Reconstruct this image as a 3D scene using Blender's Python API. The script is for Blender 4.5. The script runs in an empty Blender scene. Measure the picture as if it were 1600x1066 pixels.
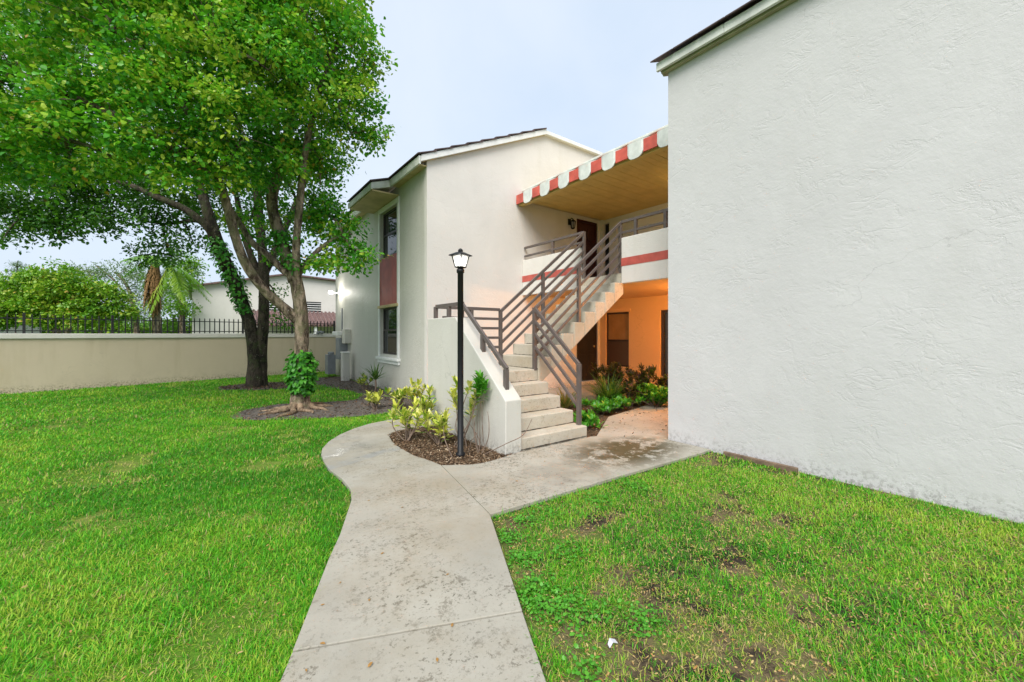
import bpy, bmesh, math, random
import numpy as np
from mathutils import Vector
R = math.radians
random.seed(7); rng = np.random.default_rng(11)
scene = bpy.context.scene
COL = scene.collection

# ------------------------------------------------------------------ camera
CAM_H = 1.45
cam_d = bpy.data.cameras.new('camera'); cam = bpy.data.objects.new('camera', cam_d); COL.objects.link(cam)
cam_d.sensor_width = 36; cam_d.lens = 14.4; cam_d.shift_y = -11/1600; cam_d.clip_start = .05; cam_d.clip_end = 3000
cam.location = (0, 0, CAM_H); cam.rotation_euler = (R(90), 0, -math.atan2(.6, .8))
scene.camera = cam
# ------------------------------------------------------------------ world and sun
SUN_EL, SUN_AZ = 48, 229            # azimuth clockwise from +Y, where the light comes from
world = bpy.data.worlds.new('World'); scene.world = world; world.use_nodes = True
wn = world.node_tree.nodes; wl = world.node_tree.links; wn.clear()
sky = wn.new('ShaderNodeTexSky'); sky.sky_type = 'NISHITA'; sky.sun_disc = False
sky.sun_elevation = R(SUN_EL); sky.sun_rotation = R(SUN_AZ); sky.air_density = 1.0; sky.dust_density = 4.0; sky.ozone_density = 1.5
hs = wn.new('ShaderNodeHueSaturation'); hs.inputs['Saturation'].default_value = .55
mixc = wn.new('ShaderNodeMix'); mixc.data_type = 'RGBA'; mixc.inputs[0].default_value = .75
mixc.inputs[7].default_value = (6.9, 7.9, 9.2, 1)      # even overcast cloud layer
bg = wn.new('ShaderNodeBackground'); bg.inputs[1].default_value = .044
wo = wn.new('ShaderNodeOutputWorld')
cn = wn.new('ShaderNodeTexNoise'); cn.inputs['Scale'].default_value = 2.2; cn.inputs['Detail'].default_value = 5; cn.inputs['Roughness'].default_value = .5; cn.inputs['Distortion'].default_value = .4
tc = wn.new('ShaderNodeTexCoord'); cmap = wn.new('ShaderNodeMapRange'); cmap.inputs[1].default_value = .3; cmap.inputs[2].default_value = .7
cl1 = wn.new('ShaderNodeMix'); cl1.data_type = 'RGBA'; cl1.inputs[6].default_value = (6.2, 7.4, 9.0, 1); cl1.inputs[7].default_value = (7.6, 8.4, 9.5, 1)
wl.new(tc.outputs['Generated'], cn.inputs['Vector']); wl.new(cn.outputs['Fac'], cmap.inputs[0]); wl.new(cmap.outputs[0], cl1.inputs[0]); wl.new(cl1.outputs[2], mixc.inputs[7])
wl.new(sky.outputs[0], hs.inputs['Color']); wl.new(hs.outputs[0], mixc.inputs[6]); wl.new(mixc.outputs[2], bg.inputs[0]); wl.new(bg.outputs[0], wo.inputs[0])
sun_d = bpy.data.lights.new('sun', 'SUN'); sun_d.energy = 1.5; sun_d.angle = R(40); sun_d.color = (1, .95, .87)
sun = bpy.data.objects.new('sun', sun_d); COL.objects.link(sun)
sdir = Vector((math.sin(R(SUN_AZ))*math.cos(R(SUN_EL)), math.cos(R(SUN_AZ))*math.cos(R(SUN_EL)), math.sin(R(SUN_EL))))
sun.rotation_euler = (-sdir).to_track_quat('-Z', 'Y').to_euler(); sun.location = sdir*30
vs = scene.view_settings; vs.view_transform = 'Standard'; vs.look = 'None'; vs.exposure = 1.6; vs.gamma = 1; vs.use_curve_mapping = False
scene.cycles.use_denoising = True
scene.cycles.max_bounces = 8; scene.cycles.sample_clamp_indirect = 8

# ------------------------------------------------------------------ helpers: names and tags
def tag(o, label=None, cat=None, group=None, kind=None):
    if label: o['label'] = label
    if cat: o['category'] = cat
    if group: o['group'] = group
    if kind: o['kind'] = kind
    return o
def thing(name, label, cat, loc=(0, 0, 0), group=None):
    o = bpy.data.objects.new(name, None); COL.objects.link(o); o.location = loc; o.empty_display_size = .2
    return tag(o, label, cat, group)
def root_of(o):
    while o.parent: o = o.parent
    return o
def link(o, parent=None):
    COL.objects.link(o)
    if parent is not None:
        o.parent = parent
        if parent.type == 'EMPTY': o.location = -Vector(parent.location)
    return o
class MB:
    def __init__(s): s.v = []; s.f = []; s.sm = []
    def poly(s, pts, smooth=False):
        i = len(s.v); s.v += [tuple(p) for p in pts]; s.f.append(tuple(range(i, i+len(pts)))); s.sm.append(smooth)
    def faces(s, vs_, fs, smooth=False):
        i = len(s.v); s.v += [tuple(p) for p in vs_]
        for f in fs: s.f.append(tuple(i+k for k in f)); s.sm.append(smooth)
        return s
    def box(s, x0, x1, y0, y1, z0, z1):
        return s.faces([(x0,y0,z0),(x1,y0,z0),(x1,y1,z0),(x0,y1,z0),(x0,y0,z1),(x1,y0,z1),(x1,y1,z1),(x0,y1,z1)],
                [(0,3,2,1),(4,5,6,7),(0,1,5,4),(1,2,6,5),(2,3,7,6),(3,0,4,7)])
    def prism(s, pts, axis, a, b):
        # pts are 2-D outline points; axis 0: (y,z) along x, 1: (x,z) along y, 2: (x,y) along z
        n = len(pts)
        def mk(p, t): return (t, p[0], p[1]) if axis == 0 else ((p[0], t, p[1]) if axis == 1 else (p[0], p[1], t))
        vv = [mk(p, a) for p in pts]+[mk(p, b) for p in pts]
        return s.faces(vv, [tuple(range(n))[::-1], tuple(range(n, 2*n))]+[(i, (i+1) % n, n+(i+1) % n, n+i) for i in range(n)])
    def bar(s, p, q, w, h):
        p = Vector(p); q = Vector(q); d = (q-p).normalized()
        side = d.cross(Vector((0,0,1)))
        side = Vector((1,0,0)) if side.length < 1e-4 else side.normalized()
        up = side.cross(d).normalized(); side *= w/2; up *= h/2
        vv = [p-side-up, p+side-up, p+side+up, p-side+up, q-side-up, q+side-up, q+side+up, q-side+up]
        return s.faces(vv, [(0,1,2,3),(7,6,5,4),(4,5,1,0),(5,6,2,1),(6,7,3,2),(7,4,0,3)])
    def tube(s, pts, rad, n=8, cap=True, wob=0, smooth=True):
        pts = [Vector(p) for p in pts]; m = len(pts); vv = []; ref = Vector((.31, .87, .12)).normalized()
        for i, p in enumerate(pts):
            d = (pts[min(i+1, m-1)]-pts[max(i-1, 0)]).normalized()
            a = d.cross(ref)
            if a.length < .05: a = d.cross(Vector((1,0,0)))
            a.normalize(); b = d.cross(a)
            for k in range(n):
                t = 2*math.pi*k/n; r = rad[i]*(1+(random.uniform(-wob, wob) if wob else 0))
                vv.append(p+a*(r*math.cos(t))+b*(r*math.sin(t)))
        fs = [(i*n+k, i*n+(k+1) % n, (i+1)*n+(k+1) % n, (i+1)*n+k) for i in range(m-1) for k in range(n)]
        if cap: fs += [tuple(range(n))[::-1], tuple(range((m-1)*n, m*n))]
        return s.faces(vv, fs, smooth)
    def lathe(s, prof, c, n=16):
        vv = [(c[0]+r*math.cos(2*math.pi*k/n), c[1]+r*math.sin(2*math.pi*k/n), c[2]+z) for r, z in prof for k in range(n)]
        m = len(prof)
        return s.faces(vv, [(i*n+k, i*n+(k+1) % n, (i+1)*n+(k+1) % n, (i+1)*n+k) for i in range(m-1) for k in range(n)]
            + [tuple(range(n))[::-1], tuple(range((m-1)*n, m*n))], True)
    def build(s, name, mat, parent=None, bevel=0, seg=2):
        me = bpy.data.meshes.new(name); me.from_pydata(s.v, [], s.f)
        me.polygons.foreach_set('use_smooth', s.sm)
        bm = bmesh.new(); bm.from_mesh(me); bmesh.ops.recalc_face_normals(bm, faces=bm.faces); bm.to_mesh(me); bm.free()
        me.materials.append(mat); o = bpy.data.objects.new(name, me); link(o, parent)
        if bevel:
            b = o.modifiers.new('bevel', 'BEVEL'); b.width = bevel; b.segments = seg; b.limit_method = 'ANGLE'; b.angle_limit = R(40)
        return o
def np_mesh(name, V, F, mat, parent=None, tint=None, smooth=False):
    """V (n,3), F (m,3) int; fast mesh of many small faces"""
    me = bpy.data.meshes.new(name); n = len(V); m = len(F)
    me.vertices.add(n); me.vertices.foreach_set('co', np.ascontiguousarray(V, dtype=np.float32).ravel())
    me.loops.add(m*3); me.loops.foreach_set('vertex_index', np.ascontiguousarray(F, dtype=np.int32).ravel())
    me.polygons.add(m); me.polygons.foreach_set('loop_start', np.arange(0, m*3, 3, dtype=np.int32))
    me.polygons.foreach_set('use_smooth', np.full(m, smooth))
    if tint is not None:
        at = me.attributes.new('tint', 'FLOAT', 'POINT'); at.data.foreach_set('value', np.ascontiguousarray(tint, dtype=np.float32))
    me.update(calc_edges=True)
    me.materials.append(mat); o = bpy.data.objects.new(name, me); return link(o, parent)
def P(x, y, d):      # a point seen at (x, y) in the 1600 px photograph, d metres in front of the viewpoint
    s = (x-800)/640
    return Vector((d*(.6+.8*s), d*(.8-.6*s), CAM_H+d*(522-y)/640))
def spline(pts, rad, k=6):
    pts = [Vector(p) for p in pts]; n = len(pts); op = []; orad = []
    for i in range(n-1):
        p0 = pts[max(i-1, 0)]; p1 = pts[i]; p2 = pts[i+1]; p3 = pts[min(i+2, n-1)]
        for j in range(k):
            t = j/k
            op.append(.5*((2*p1)+(p2-p0)*t+(2*p0-5*p1+4*p2-p3)*t*t+(3*p1-p0-3*p2+p3)*t**3)); orad.append(rad[i]*(1-t)+rad[i+1]*t)
    op.append(pts[-1]); orad.append(rad[-1]); return op, orad
def vnoise(x, y, scale, seed):
    g = np.random.default_rng(seed).random((64, 64)); x = x/scale+17.3; y = y/scale+9.1
    xi = np.floor(x).astype(int); yi = np.floor(y).astype(int); fx = x-xi; fy = y-yi
    fx = fx*fx*(3-2*fx); fy = fy*fy*(3-2*fy); a = xi % 64; b = yi % 64; c = (xi+1) % 64; d = (yi+1) % 64
    return (g[a, b]*(1-fx)+g[c, b]*fx)*(1-fy)+(g[a, d]*(1-fx)+g[c, d]*fx)*fy
def inpoly(x, y, poly):
    ins = np.zeros(len(x), bool); n = len(poly)
    for i in range(n):
        x1, y1 = poly[i]; x2, y2 = poly[(i+1) % n]
        if y1 == y2: continue
        c = ((y1 > y) != (y2 > y)) & (x < (x2-x1)*(y-y1)/(y2-y1)+x1); ins ^= c
    return ins

# ------------------------------------------------------------------ materials
class NT:
    def __init__(s, name):
        s.m = bpy.data.materials.new(name); s.m.use_nodes = True; s.t = s.m.node_tree; s.t.nodes.clear()
        s.out = s.n('ShaderNodeOutputMaterial')
    def n(s, ty, **kw):
        o = s.t.nodes.new(ty)
        for k, v in kw.items(): setattr(o, k, v)
        return o
    def l(s, a, b): s.t.links.new(a, b)
    def set(s, sock, v):
        if hasattr(v, 'links') or isinstance(v, bpy.types.NodeSocket): s.l(v, sock)
        elif isinstance(v, (tuple, list)) and len(v) == 3 and sock.type == 'RGBA': sock.default_value = (*v, 1)
        else: sock.default_value = v
    def pos(s): return s.n('ShaderNodeNewGeometry').outputs['Position']
    def noise(s, scale, detail=4, rough=.55, vec=None, dist=0):
        o = s.n('ShaderNodeTexNoise'); o.inputs['Scale'].default_value = scale; o.inputs['Detail'].default_value = detail
        o.inputs['Roughness'].default_value = rough; o.inputs['Distortion'].default_value = dist
        s.l(vec if vec is not None else s.pos(), o.inputs['Vector']); return o.outputs['Fac']
    def map(s, v, a, b, c=0., d=1.):
        o = s.n('ShaderNodeMapRange'); o.inputs[1].default_value = a; o.inputs[2].default_value = b; o.inputs[3].default_value = c; o.inputs[4].default_value = d
        o.clamp = True; s.l(v, o.inputs[0]); return o.outputs[0]
    def math(s, op, a, b=0.):
        o = s.n('ShaderNodeMath', operation=op); s.set(o.inputs[0], a); s.set(o.inputs[1], b); return o.outputs[0]
    def mix(s, f, a, b):
        o = s.n('ShaderNodeMix', data_type='RGBA'); s.set(o.inputs[0], f); s.set(o.inputs[6], a); s.set(o.inputs[7], b); return o.outputs[2]
    def ramp(s, v, stops):
        o = s.n('ShaderNodeValToRGB'); e = o.color_ramp.elements
        while len(e) < len(stops): e.new(.5)
        for i, (p, c) in enumerate(stops): e[i].position = p; e[i].color = (*c, 1)
        s.l(v, o.inputs[0]); return o.outputs[0]
    def scaled(s, sc):
        o = s.n('ShaderNodeMapping'); o.inputs['Scale'].default_value = sc; s.l(s.pos(), o.inputs['Vector']); return o.outputs[0]
    def sep(s):
        o = s.n('ShaderNodeSeparateXYZ'); s.l(s.pos(), o.inputs[0]); return o.outputs
    def bump(s, h, strength, dist=.01):
        o = s.n('ShaderNodeBump'); o.inputs['Strength'].default_value = strength; o.inputs['Distance'].default_value = dist; s.l(h, o.inputs['Height']); return o.outputs[0]
    def pbr(s, col, rough=.8, normal=None, spec=.4, metal=0):
        b = s.n('ShaderNodeBsdfPrincipled'); s.set(b.inputs['Base Color'], col); s.set(b.inputs['Roughness'], rough)
        b.inputs['Specular IOR Level'].default_value = spec; b.inputs['Metallic'].default_value = metal
        if normal is not None: s.l(normal, b.inputs['Normal'])
        s.l(b.outputs[0], s.out.inputs[0]); return s.m
def plain(name, col, rough=.6, var=.12, scale=12, spec=.4, metal=0, bump=0):
    t = NT(name); n = t.noise(scale, 4)
    c = t.mix(t.map(n, .3, .7), tuple(x*(1-var) for x in col), tuple(min(1, x*(1+var)) for x in col))
    return t.pbr(c, rough, t.bump(t.noise(scale*6, 3), bump, .004) if bump else None, spec, metal)
def stucco(name, col, rough=.75, strength=.5, dirt=.6, sc=1., streak=.25):
    t = NT(name)
    n1 = t.noise(5*sc, 8, .62, t.scaled((1, 1, 1.6)), .6)          # trowelled ridges
    ridge = t.math('ABSOLUTE', t.math('SUBTRACT', n1, .5))
    ridge = t.math('MAXIMUM', t.map(ridge, 0, .05, 0, 1), t.map(t.noise(2.2, 3), .45, .62, 1, 0))
    fine = t.noise(60*sc, 5, .6); blot = t.noise(9*sc, 5, .6)
    h = t.math('ADD', t.math('MULTIPLY', ridge, .3), t.math('ADD', t.math('MULTIPLY', fine, .35), t.math('MULTIPLY', blot, .9)))
    big = t.noise(.9, 4)
    c = t.mix(t.map(big, .3, .7), tuple(x*.95 for x in col), tuple(min(1, x*1.03) for x in col))
    st = t.noise(3.2, 5, .6, t.scaled((1, 1, .12)))                # rain streaks
    c = t.mix(t.map(st, .52, .8, 0, streak), c, (col[0]*.72, col[1]*.70, col[2]*.58))
    z = t.sep()[2]
    low = t.map(z, 0, .5, 1, 0); dn = t.noise(6, 6, .7)
    c = t.mix(t.math('MULTIPLY', t.math('MULTIPLY', low, t.map(dn, .46, .72)), dirt*.4), c, (.16, .135, .09))
    splash = t.math('MULTIPLY', t.map(z, .03, .20, 1, 0), t.map(t.noise(24, 8, .8), .50, .56))
    c = t.mix(t.math('MULTIPLY', splash, dirt), c, (.06, .05, .035))
    c = t.mix(t.map(t.noise(150, 2), .66, .74, 0, .25), c, tuple(x*.55 for x in col))
    vo = t.n('ShaderNodeTexVoronoi', feature='DISTANCE_TO_EDGE'); vo.inputs['Scale'].default_value = .55
    wv = t.n('ShaderNodeVectorMath', operation='ADD'); nz = t.n('ShaderNodeTexNoise'); nz.inputs['Scale'].default_value = 1.8; nz.inputs['Detail'].default_value = 6; t.l(t.pos(), nz.inputs['Vector']); t.l(t.pos(), wv.inputs[0]); t.l(nz.outputs['Color'], wv.inputs[1]); t.l(wv.outputs[0], vo.inputs['Vector'])
    crack = t.math('MULTIPLY', t.map(vo.outputs['Distance'], 0, .0035, 1, 0), t.map(t.noise(.9, 3), .52, .6))
    c = t.mix(t.math('MULTIPLY', crack, .3), c, tuple(x*.35 for x in col)); patchy = t.map(t.noise(1.7, 2, .4, dist=1.), .50, .53, 0, .022); c = t.mix(patchy, c, tuple(x*.4 for x in col))
    return t.pbr(c, rough, t.bump(h, strength, .012), .3)
M = {}
M['wall_white'] = stucco('white stucco', (.53, .528, .535), strength=.44, dirt=.4, streak=.1, sc=.7)
M['wall_cream'] = stucco('cream stucco', (.67, .645, .61), strength=.4, dirt=.7)
M['wall_side'] = stucco('pale grey stucco', (.56, .55, .50), rough=.5, strength=.8, dirt=.9, sc=1.3, streak=.35)
M['wall_stair'] = stucco('stair wall stucco', (.52, .51, .47), strength=.3, dirt=.5, sc=1.5)
M['wall_fence'] = stucco('beige boundary stucco', (.58, .49, .37), strength=.3, streak=.5, dirt=.7)
M['wall_orange'] = stucco('warm porch stucco', (.72, .46, .22), strength=.45, dirt=.2, sc=1.6, streak=.05)
M['trim'] = plain('white painted wood', (.74, .75, .74), .5, .06, 9)
M['fascia'] = plain('weathered white fascia', (.62, .64, .60), .6, .2, 4)
M['trim_olive'] = plain('stained soffit trim', (.33, .32, .20), .7, .2, 5)
M['plank'] = plain('tan porch ceiling board', (.62, .46, .16), .65, .1, 3)
M['soffit'] = plain('tan soffit', (.50, .40, .21), .7, .2, 3)
M['tile'] = plain('dark brown roof tile', (.075, .05, .052), .7, .35, 7)
M['tile_brown'] = plain('brown barrel roof tile', (.16, .10, .095), .7, .3, 7)
M['red'] = plain('faded red paint', (.46, .095, .075), .55, .2, 6)
M['red_panel'] = plain('brick red panel', (.36, .065, .05), .5, .2, 5)
M['red_awning'] = plain('red awning enamel', (.52, .10, .075), .5, .25, 5)
M['white_awning'] = plain('white awning enamel', (.60, .63, .61), .5, .15, 7)
M['rail'] = plain('taupe painted steel', (.105, .085, .078), .45, .15, 9, .5)
M['door_red'] = plain('oxblood door paint', (.05, .012, .011), .35, .2, 4)
M['door_dark'] = plain('dark screen door', (.02, .018, .018), .5, .2, 5)
M['black'] = plain('black powder coat', (.007, .0075, .009), .45, .2, 8, .3)
M['iron'] = plain('black iron', (.02, .02, .022), .5, .2, 8)
M['bronze'] = plain('bronze window frame', (.035, .028, .026), .4, .2, 8)
M['utility'] = plain('grey utility metal', (.22, .24, .26), .45, .15, 6)
M['brass'] = plain('brass', (.6, .45, .2), .3, .1, 8, .5, 1)
M['wood'] = plain('weathered board', (.16, .11, .075), .8, .35, 15, bump=.4)
M['scrap'] = plain('white plastic scrap', (.45, .46, .5), .4, .1, 30)
M['curtain'] = plain('pale curtain', (.42, .38, .30), .8, .15, 6)
def m_glass(name, col=(.016, .02, .022), rough=.04):
    t = NT(name); return t.pbr(col, rough, t.bump(t.noise(1.2, 2), .04, .02), .55)
M['porch_reflection'] = plain('pane with painted porch reflection', (.34, .19, .07), .25, .12, 4, .6); M['glass'] = m_glass('dark window glass'); M['screen'] = m_glass('window screen', (.07, .045, .03), .3)  # first material: orange porch reflection put into the upper pane's colour
def m_emit(name, col, st):
    t = NT(name); e = t.n('ShaderNodeEmission'); e.inputs[0].default_value = (*col, 1); e.inputs[1].default_value = st; t.l(e.outputs[0], t.out.inputs[0]); return t.m
M['bulb'] = m_emit('lit bulb', (1, .97, .9), 6); M['bulb_warm'] = m_emit('lit warm globe', (1, .55, .2), 5)
def m_lampglass():
    t = NT('frosted lantern glass'); tr = t.n('ShaderNodeBsdfTransparent'); g = t.n('ShaderNodeBsdfTranslucent'); g.inputs[0].default_value = (.9, .9, .88, 1)
    gl = t.n('ShaderNodeBsdfGlossy'); gl.inputs['Roughness'].default_value = .1
    a = t.n('ShaderNodeMixShader'); a.inputs[0].default_value = .6; t.l(tr.outputs[0], a.inputs[1]); t.l(g.outputs[0], a.inputs[2])
    b = t.n('ShaderNodeMixShader'); b.inputs[0].default_value = .08; t.l(a.outputs[0], b.inputs[1]); t.l(gl.outputs[0], b.inputs[2]); t.l(b.outputs[0], t.out.inputs[0]); return t.m
M['lampglass'] = m_lampglass()
def m_concrete(name, col=(.335, .318, .272), stain=1., walk=True):
    t = NT(name); n = t.noise(1.6, 6, .6); c = t.mix(t.map(n, .3, .7), tuple(x*.86 for x in col), tuple(x*1.1 for x in col))
    c = t.mix(t.map(t.noise(70, 3, .7), .55, .75, 0, .35), c, tuple(x*.6 for x in col))
    zone = t.map(t.noise(1.5, 4, .6), .43, .62)
    spots = t.map(t.noise(14, 10, .85), .53, .575); fleck = t.map(t.noise(36, 4, .7), .585, .62)
    c = t.mix(t.math('MULTIPLY', t.math('MULTIPLY', zone, spots), .8*stain), c, (.10, .085, .06))
    c = t.mix(t.math('MULTIPLY', t.math('ADD', t.math('MULTIPLY', zone, .8), .2), t.math('MULTIPLY', fleck, .85*stain)), c, (.07, .06, .04))
    c = t.mix(t.map(t.noise(.9, 7, .72), .44, .66, 0, .6), c, (col[0]*.74, col[1]*.66, col[2]*.52))
    rough = .8
    if walk:
        x, y, z = t.sep()
        def blob(cx, cy, rx, ry):
            a = t.math('POWER', t.math('DIVIDE', t.math('SUBTRACT', x, cx), rx), 2.); b = t.math('POWER', t.math('DIVIDE', t.math('SUBTRACT', y, cy), ry), 2.)
            return t.map(t.math('ADD', a, b), .2, 1., 1, 0)
        mould = t.math('MULTIPLY', blob(4.1, 3.15, 1., .6), t.map(t.noise(5.2, 9, .78, dist=.2), .43, .49))
        c = t.mix(t.math('MULTIPLY', mould, .95), c, (.055, .040, .009))
        wet = t.math('MULTIPLY', t.math('MAXIMUM', blob(1.35, 5.3, .55, .9), t.math('MAXIMUM', blob(2.9, 3.0, .7, .45), blob(3.6, 3.4, .6, .4))), t.map(t.noise(3.5, 3, .6), .40, .62))
        rough = t.map(wet, 0, 1, .8, .16)
        c = t.mix(t.math('MULTIPLY', wet, .35), c, (.20, .19, .17))
        strip = t.math('MULTIPLY', t.map(t.math('ABSOLUTE', t.math('SUBTRACT', t.math('SUBTRACT', y, t.math('MULTIPLY', x, .34)), 4.27)), .05, .11, 1, 0), t.map(t.noise(6, 4), .3, .55))
        c = t.mix(t.math('MULTIPLY', strip, .6), c, (.24, .25, .25))
    return t.pbr(c, rough, t.bump(t.noise(90, 4, .7), .25, .004), .4)
M['concrete'] = m_concrete('walk concrete')
M['step'] = m_concrete('painted stair concrete', (.47, .435, .365), .45, False)
def m_soil():
    t = NT('lawn soil and thatch'); x, y, z = t.sep()
    side = t.map(t.math('SUBTRACT', x, t.math('MULTIPLY', y, .45)), .3, .8)     # the bare lawn right of the path
    n = t.noise(2.2, 6, .65); c = t.ramp(n, [(.3, (.06, .14, .012)), (.5, (.09, .19, .018)), (.65, (.18, .21, .05))])
    c2 = t.ramp(t.noise(2.6, 6, .7), [(.42, (.035, .028, .022)), (.52, (.15, .115, .065)), (.62, (.10, .15, .03))])
    c = t.mix(side, c, c2); c = t.mix(t.map(t.noise(45, 4, .7), .5, .7, 0, .6), c, (.03, .025, .017))
    return t.pbr(c, .95, t.bump(t.noise(30, 5, .7), .8, .02), .1)
M['ground'] = m_soil()
def m_mulch(name, a, b):
    t = NT(name); c = t.ramp(t.noise(14, 6, .75), [(.3, a), (.7, b)]); return t.pbr(c, .95, t.bump(t.noise(45, 5, .75), 1., .02), .15)
M['mulch'] = m_mulch('brown mulch', (.035, .024, .017), (.16, .105, .062)); M['grey_soil'] = m_mulch('grey root soil', (.06, .055, .05), (.19, .17, .15))
def m_leaf(name, stops, trans=.35, rough=.42, spec=.5):
    t = NT(name); a = t.n('ShaderNodeAttribute', attribute_name='tint'); c = t.ramp(a.outputs['Fac'], stops)
    b = t.n('ShaderNodeBsdfPrincipled'); t.l(c, b.inputs['Base Color']); b.inputs['Roughness'].default_value = rough; b.inputs['Specular IOR Level'].default_value = spec
    tr = t.n('ShaderNodeBsdfTranslucent'); t.l(t.mix(.5, c, (.13, .36, .01)), tr.inputs[0])
    mx = t.n('ShaderNodeMixShader'); mx.inputs[0].default_value = trans; t.l(b.outputs[0], mx.inputs[1]); t.l(tr.outputs[0], mx.inputs[2]); t.l(mx.outputs[0], t.out.inputs[0]); return t.m
M['grass'] = m_leaf('lawn blades', [(0, (.025, .17, .008)), (.35, (.065, .36, .012)), (.62, (.17, .52, .018)), (.8, (.44, .56, .06)), (.9, (.46, .39, .14)), (1, (.50, .38, .20))], .4, .5, .3)
M['leaf'] = m_leaf('glossy tree leaf', [(0, (.022, .15, .012)), (.4, (.05, .30, .016)), (.75, (.16, .50, .022)), (.92, (.44, .60, .05)), (1, (.55, .33, .04))], .42)
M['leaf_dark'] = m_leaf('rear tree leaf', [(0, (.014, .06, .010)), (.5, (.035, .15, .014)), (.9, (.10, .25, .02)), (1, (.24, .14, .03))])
M['leaf_lime'] = m_leaf('lime tree leaf', [(0, (.08, .24, .012)), (.5, (.19, .40, .02)), (.9, (.38, .50, .04)), (1, (.50, .36, .05))])
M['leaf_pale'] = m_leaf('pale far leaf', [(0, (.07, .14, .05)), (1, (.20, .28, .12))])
M['ivy'] = m_leaf('ivy leaf', [(0, (.02, .12, .012)), (.6, (.05, .27, .015)), (1, (.12, .40, .03))])
M['variegated'] = m_leaf('variegated yellow leaf', [(0, (.06, .17, .02)), (.3, (.26, .40, .035)), (.6, (.66, .66, .10)), (1, (.80, .76, .28))])
M['strap'] = m_leaf('strap leaf', [(0, (.03, .09, .02)), (.5, (.08, .18, .03)), (.8, (.22, .28, .06)), (1, (.38, .28, .12))])
M['maroon'] = m_leaf('maroon leaf', [(0, (.02, .012, .012)), (.6, (.07, .022, .025)), (1, (.12, .07, .02))])
M['skirt'] = m_leaf('dead palm frond', [(0, (.16, .09, .04)), (.6, (.30, .18, .08)), (1, (.42, .26, .12))], .15, .8, .1)
M['dryleaf'] = m_leaf('fallen dry leaf', [(0, (.24, .10, .03)), (.6, (.36, .19, .06)), (1, (.46, .34, .15))], .15, .7, .2)
M['chip'] = m_leaf('bark chip', [(0, (.03, .02, .014)), (.5, (.14, .085, .05)), (.85, (.27, .19, .12)), (1, (.40, .32, .23))], .0, .9, .1)
def m_bark(name, dark, light, moss):
    t = NT(name); n = t.noise(9, 7, .7, t.scaled((1, 1, .35)), .5); c = t.mix(t.map(n, .42, .58), dark, light)
    c = t.mix(t.map(t.noise(6, 5, .65), .50, .62, 0, .75), c, moss); c = t.mix(t.map(t.noise(26, 4, .7), .62, .7, 0, .7), c, (.42, .40, .34))
    return t.pbr(c, .9, t.bump(t.noise(22, 6, .75, t.scaled((1, 1, .4))), 1., .03), .2)
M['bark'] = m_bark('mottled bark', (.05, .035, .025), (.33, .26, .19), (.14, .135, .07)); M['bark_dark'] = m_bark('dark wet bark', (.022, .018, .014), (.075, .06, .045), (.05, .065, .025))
M['root'] = m_bark('root bark', (.13, .09, .06), (.33, .24, .16), (.20, .16, .10))
M['twig'] = plain('grey brown twig', (.17, .125, .095), .8, .3, 20)

# ------------------------------------------------------------------ foliage generators (numpy)
def unit(v): return v/np.maximum(np.linalg.norm(v, axis=1, keepdims=True), 1e-6)
def leaf_arrays(c, d, up, L, W, fold=.18):
    """leaves at base points c, along d, upper side towards up"""
    d = unit(d); side = unit(np.cross(d, up)); nrm = np.cross(side, d); L = L[:, None]; W = W[:, None]; n = len(c)
    V = np.empty((n, 6, 3))
    V[:, 0] = c; V[:, 1] = c+d*L*.38-side*W*.5+nrm*W*fold; V[:, 2] = c+d*L*.38+side*W*.5+nrm*W*fold
    V[:, 3] = c+d*L*.78-side*W*.36+nrm*W*fold*.6; V[:, 4] = c+d*L*.78+side*W*.36+nrm*W*fold*.6; V[:, 5] = c+d*L-nrm*L*.08
    F = np.array([[0, 2, 1], [1, 2, 4], [1, 4, 3], [3, 4, 5]])
    return V.reshape(-1, 3), (F[None]+(np.arange(n)*6)[:, None, None]).reshape(-1, 3)
def strap_arrays(c, dirh, L, W, lift, droop, seg=5):
    """arching strap leaves or grass blades: c base, dirh horizontal unit direction"""
    n = len(c); t = np.linspace(0, 1, seg+1)[None, :, None]; dirh = unit(dirh); side = np.stack([-dirh[:, 1], dirh[:, 0], dirh[:, 2]*0], 1)
    up = np.array([0, 0, 1.])[None, None]; ctr = c[:, None]+dirh[:, None]*L[:, None, None]*(np.cos(lift)[:, None, None]*t+.25*droop[:, None, None]*t*t)+up*L[:, None, None]*(np.sin(lift)[:, None, None]*t-droop[:, None, None]*t*t*.75)
    w = (W[:, None, None]*.5)*(1-t**2.2)*(np.minimum(1, .55+2*t)); A = ctr-side[:, None]*w; B = ctr+side[:, None]*w
    V = np.stack([A, B], 2).reshape(n, -1, 3); F = []
    for k in range(seg):
        a = 2*k; F += [[a, a+1, a+3], [a, a+3, a+2]]
    F = F[:-1]
    return V.reshape(-1, 3), (np.array(F)[None]+(np.arange(n)*(2*seg+2))[:, None, None]).reshape(-1, 3), 2*seg+2
def crown_points(blobs, dens, seed, shell=.35):
    g = np.random.default_rng(seed); pts = []; cen = []
    for (c, r) in blobs:
        n = max(3, int(dens*r[0]*r[1])); v = unit(g.normal(size=(n, 3))); rad = (shell+(1-shell)*g.random(n))**.6
        pts.append(np.array(c)[None]+v*rad[:, None]*np.array(r)[None]*(1+.12*g.normal(size=(n, 1)))); cen.append(np.repeat(np.array(c)[None], n, 0))
    return np.concatenate(pts), np.concatenate(cen)
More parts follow.
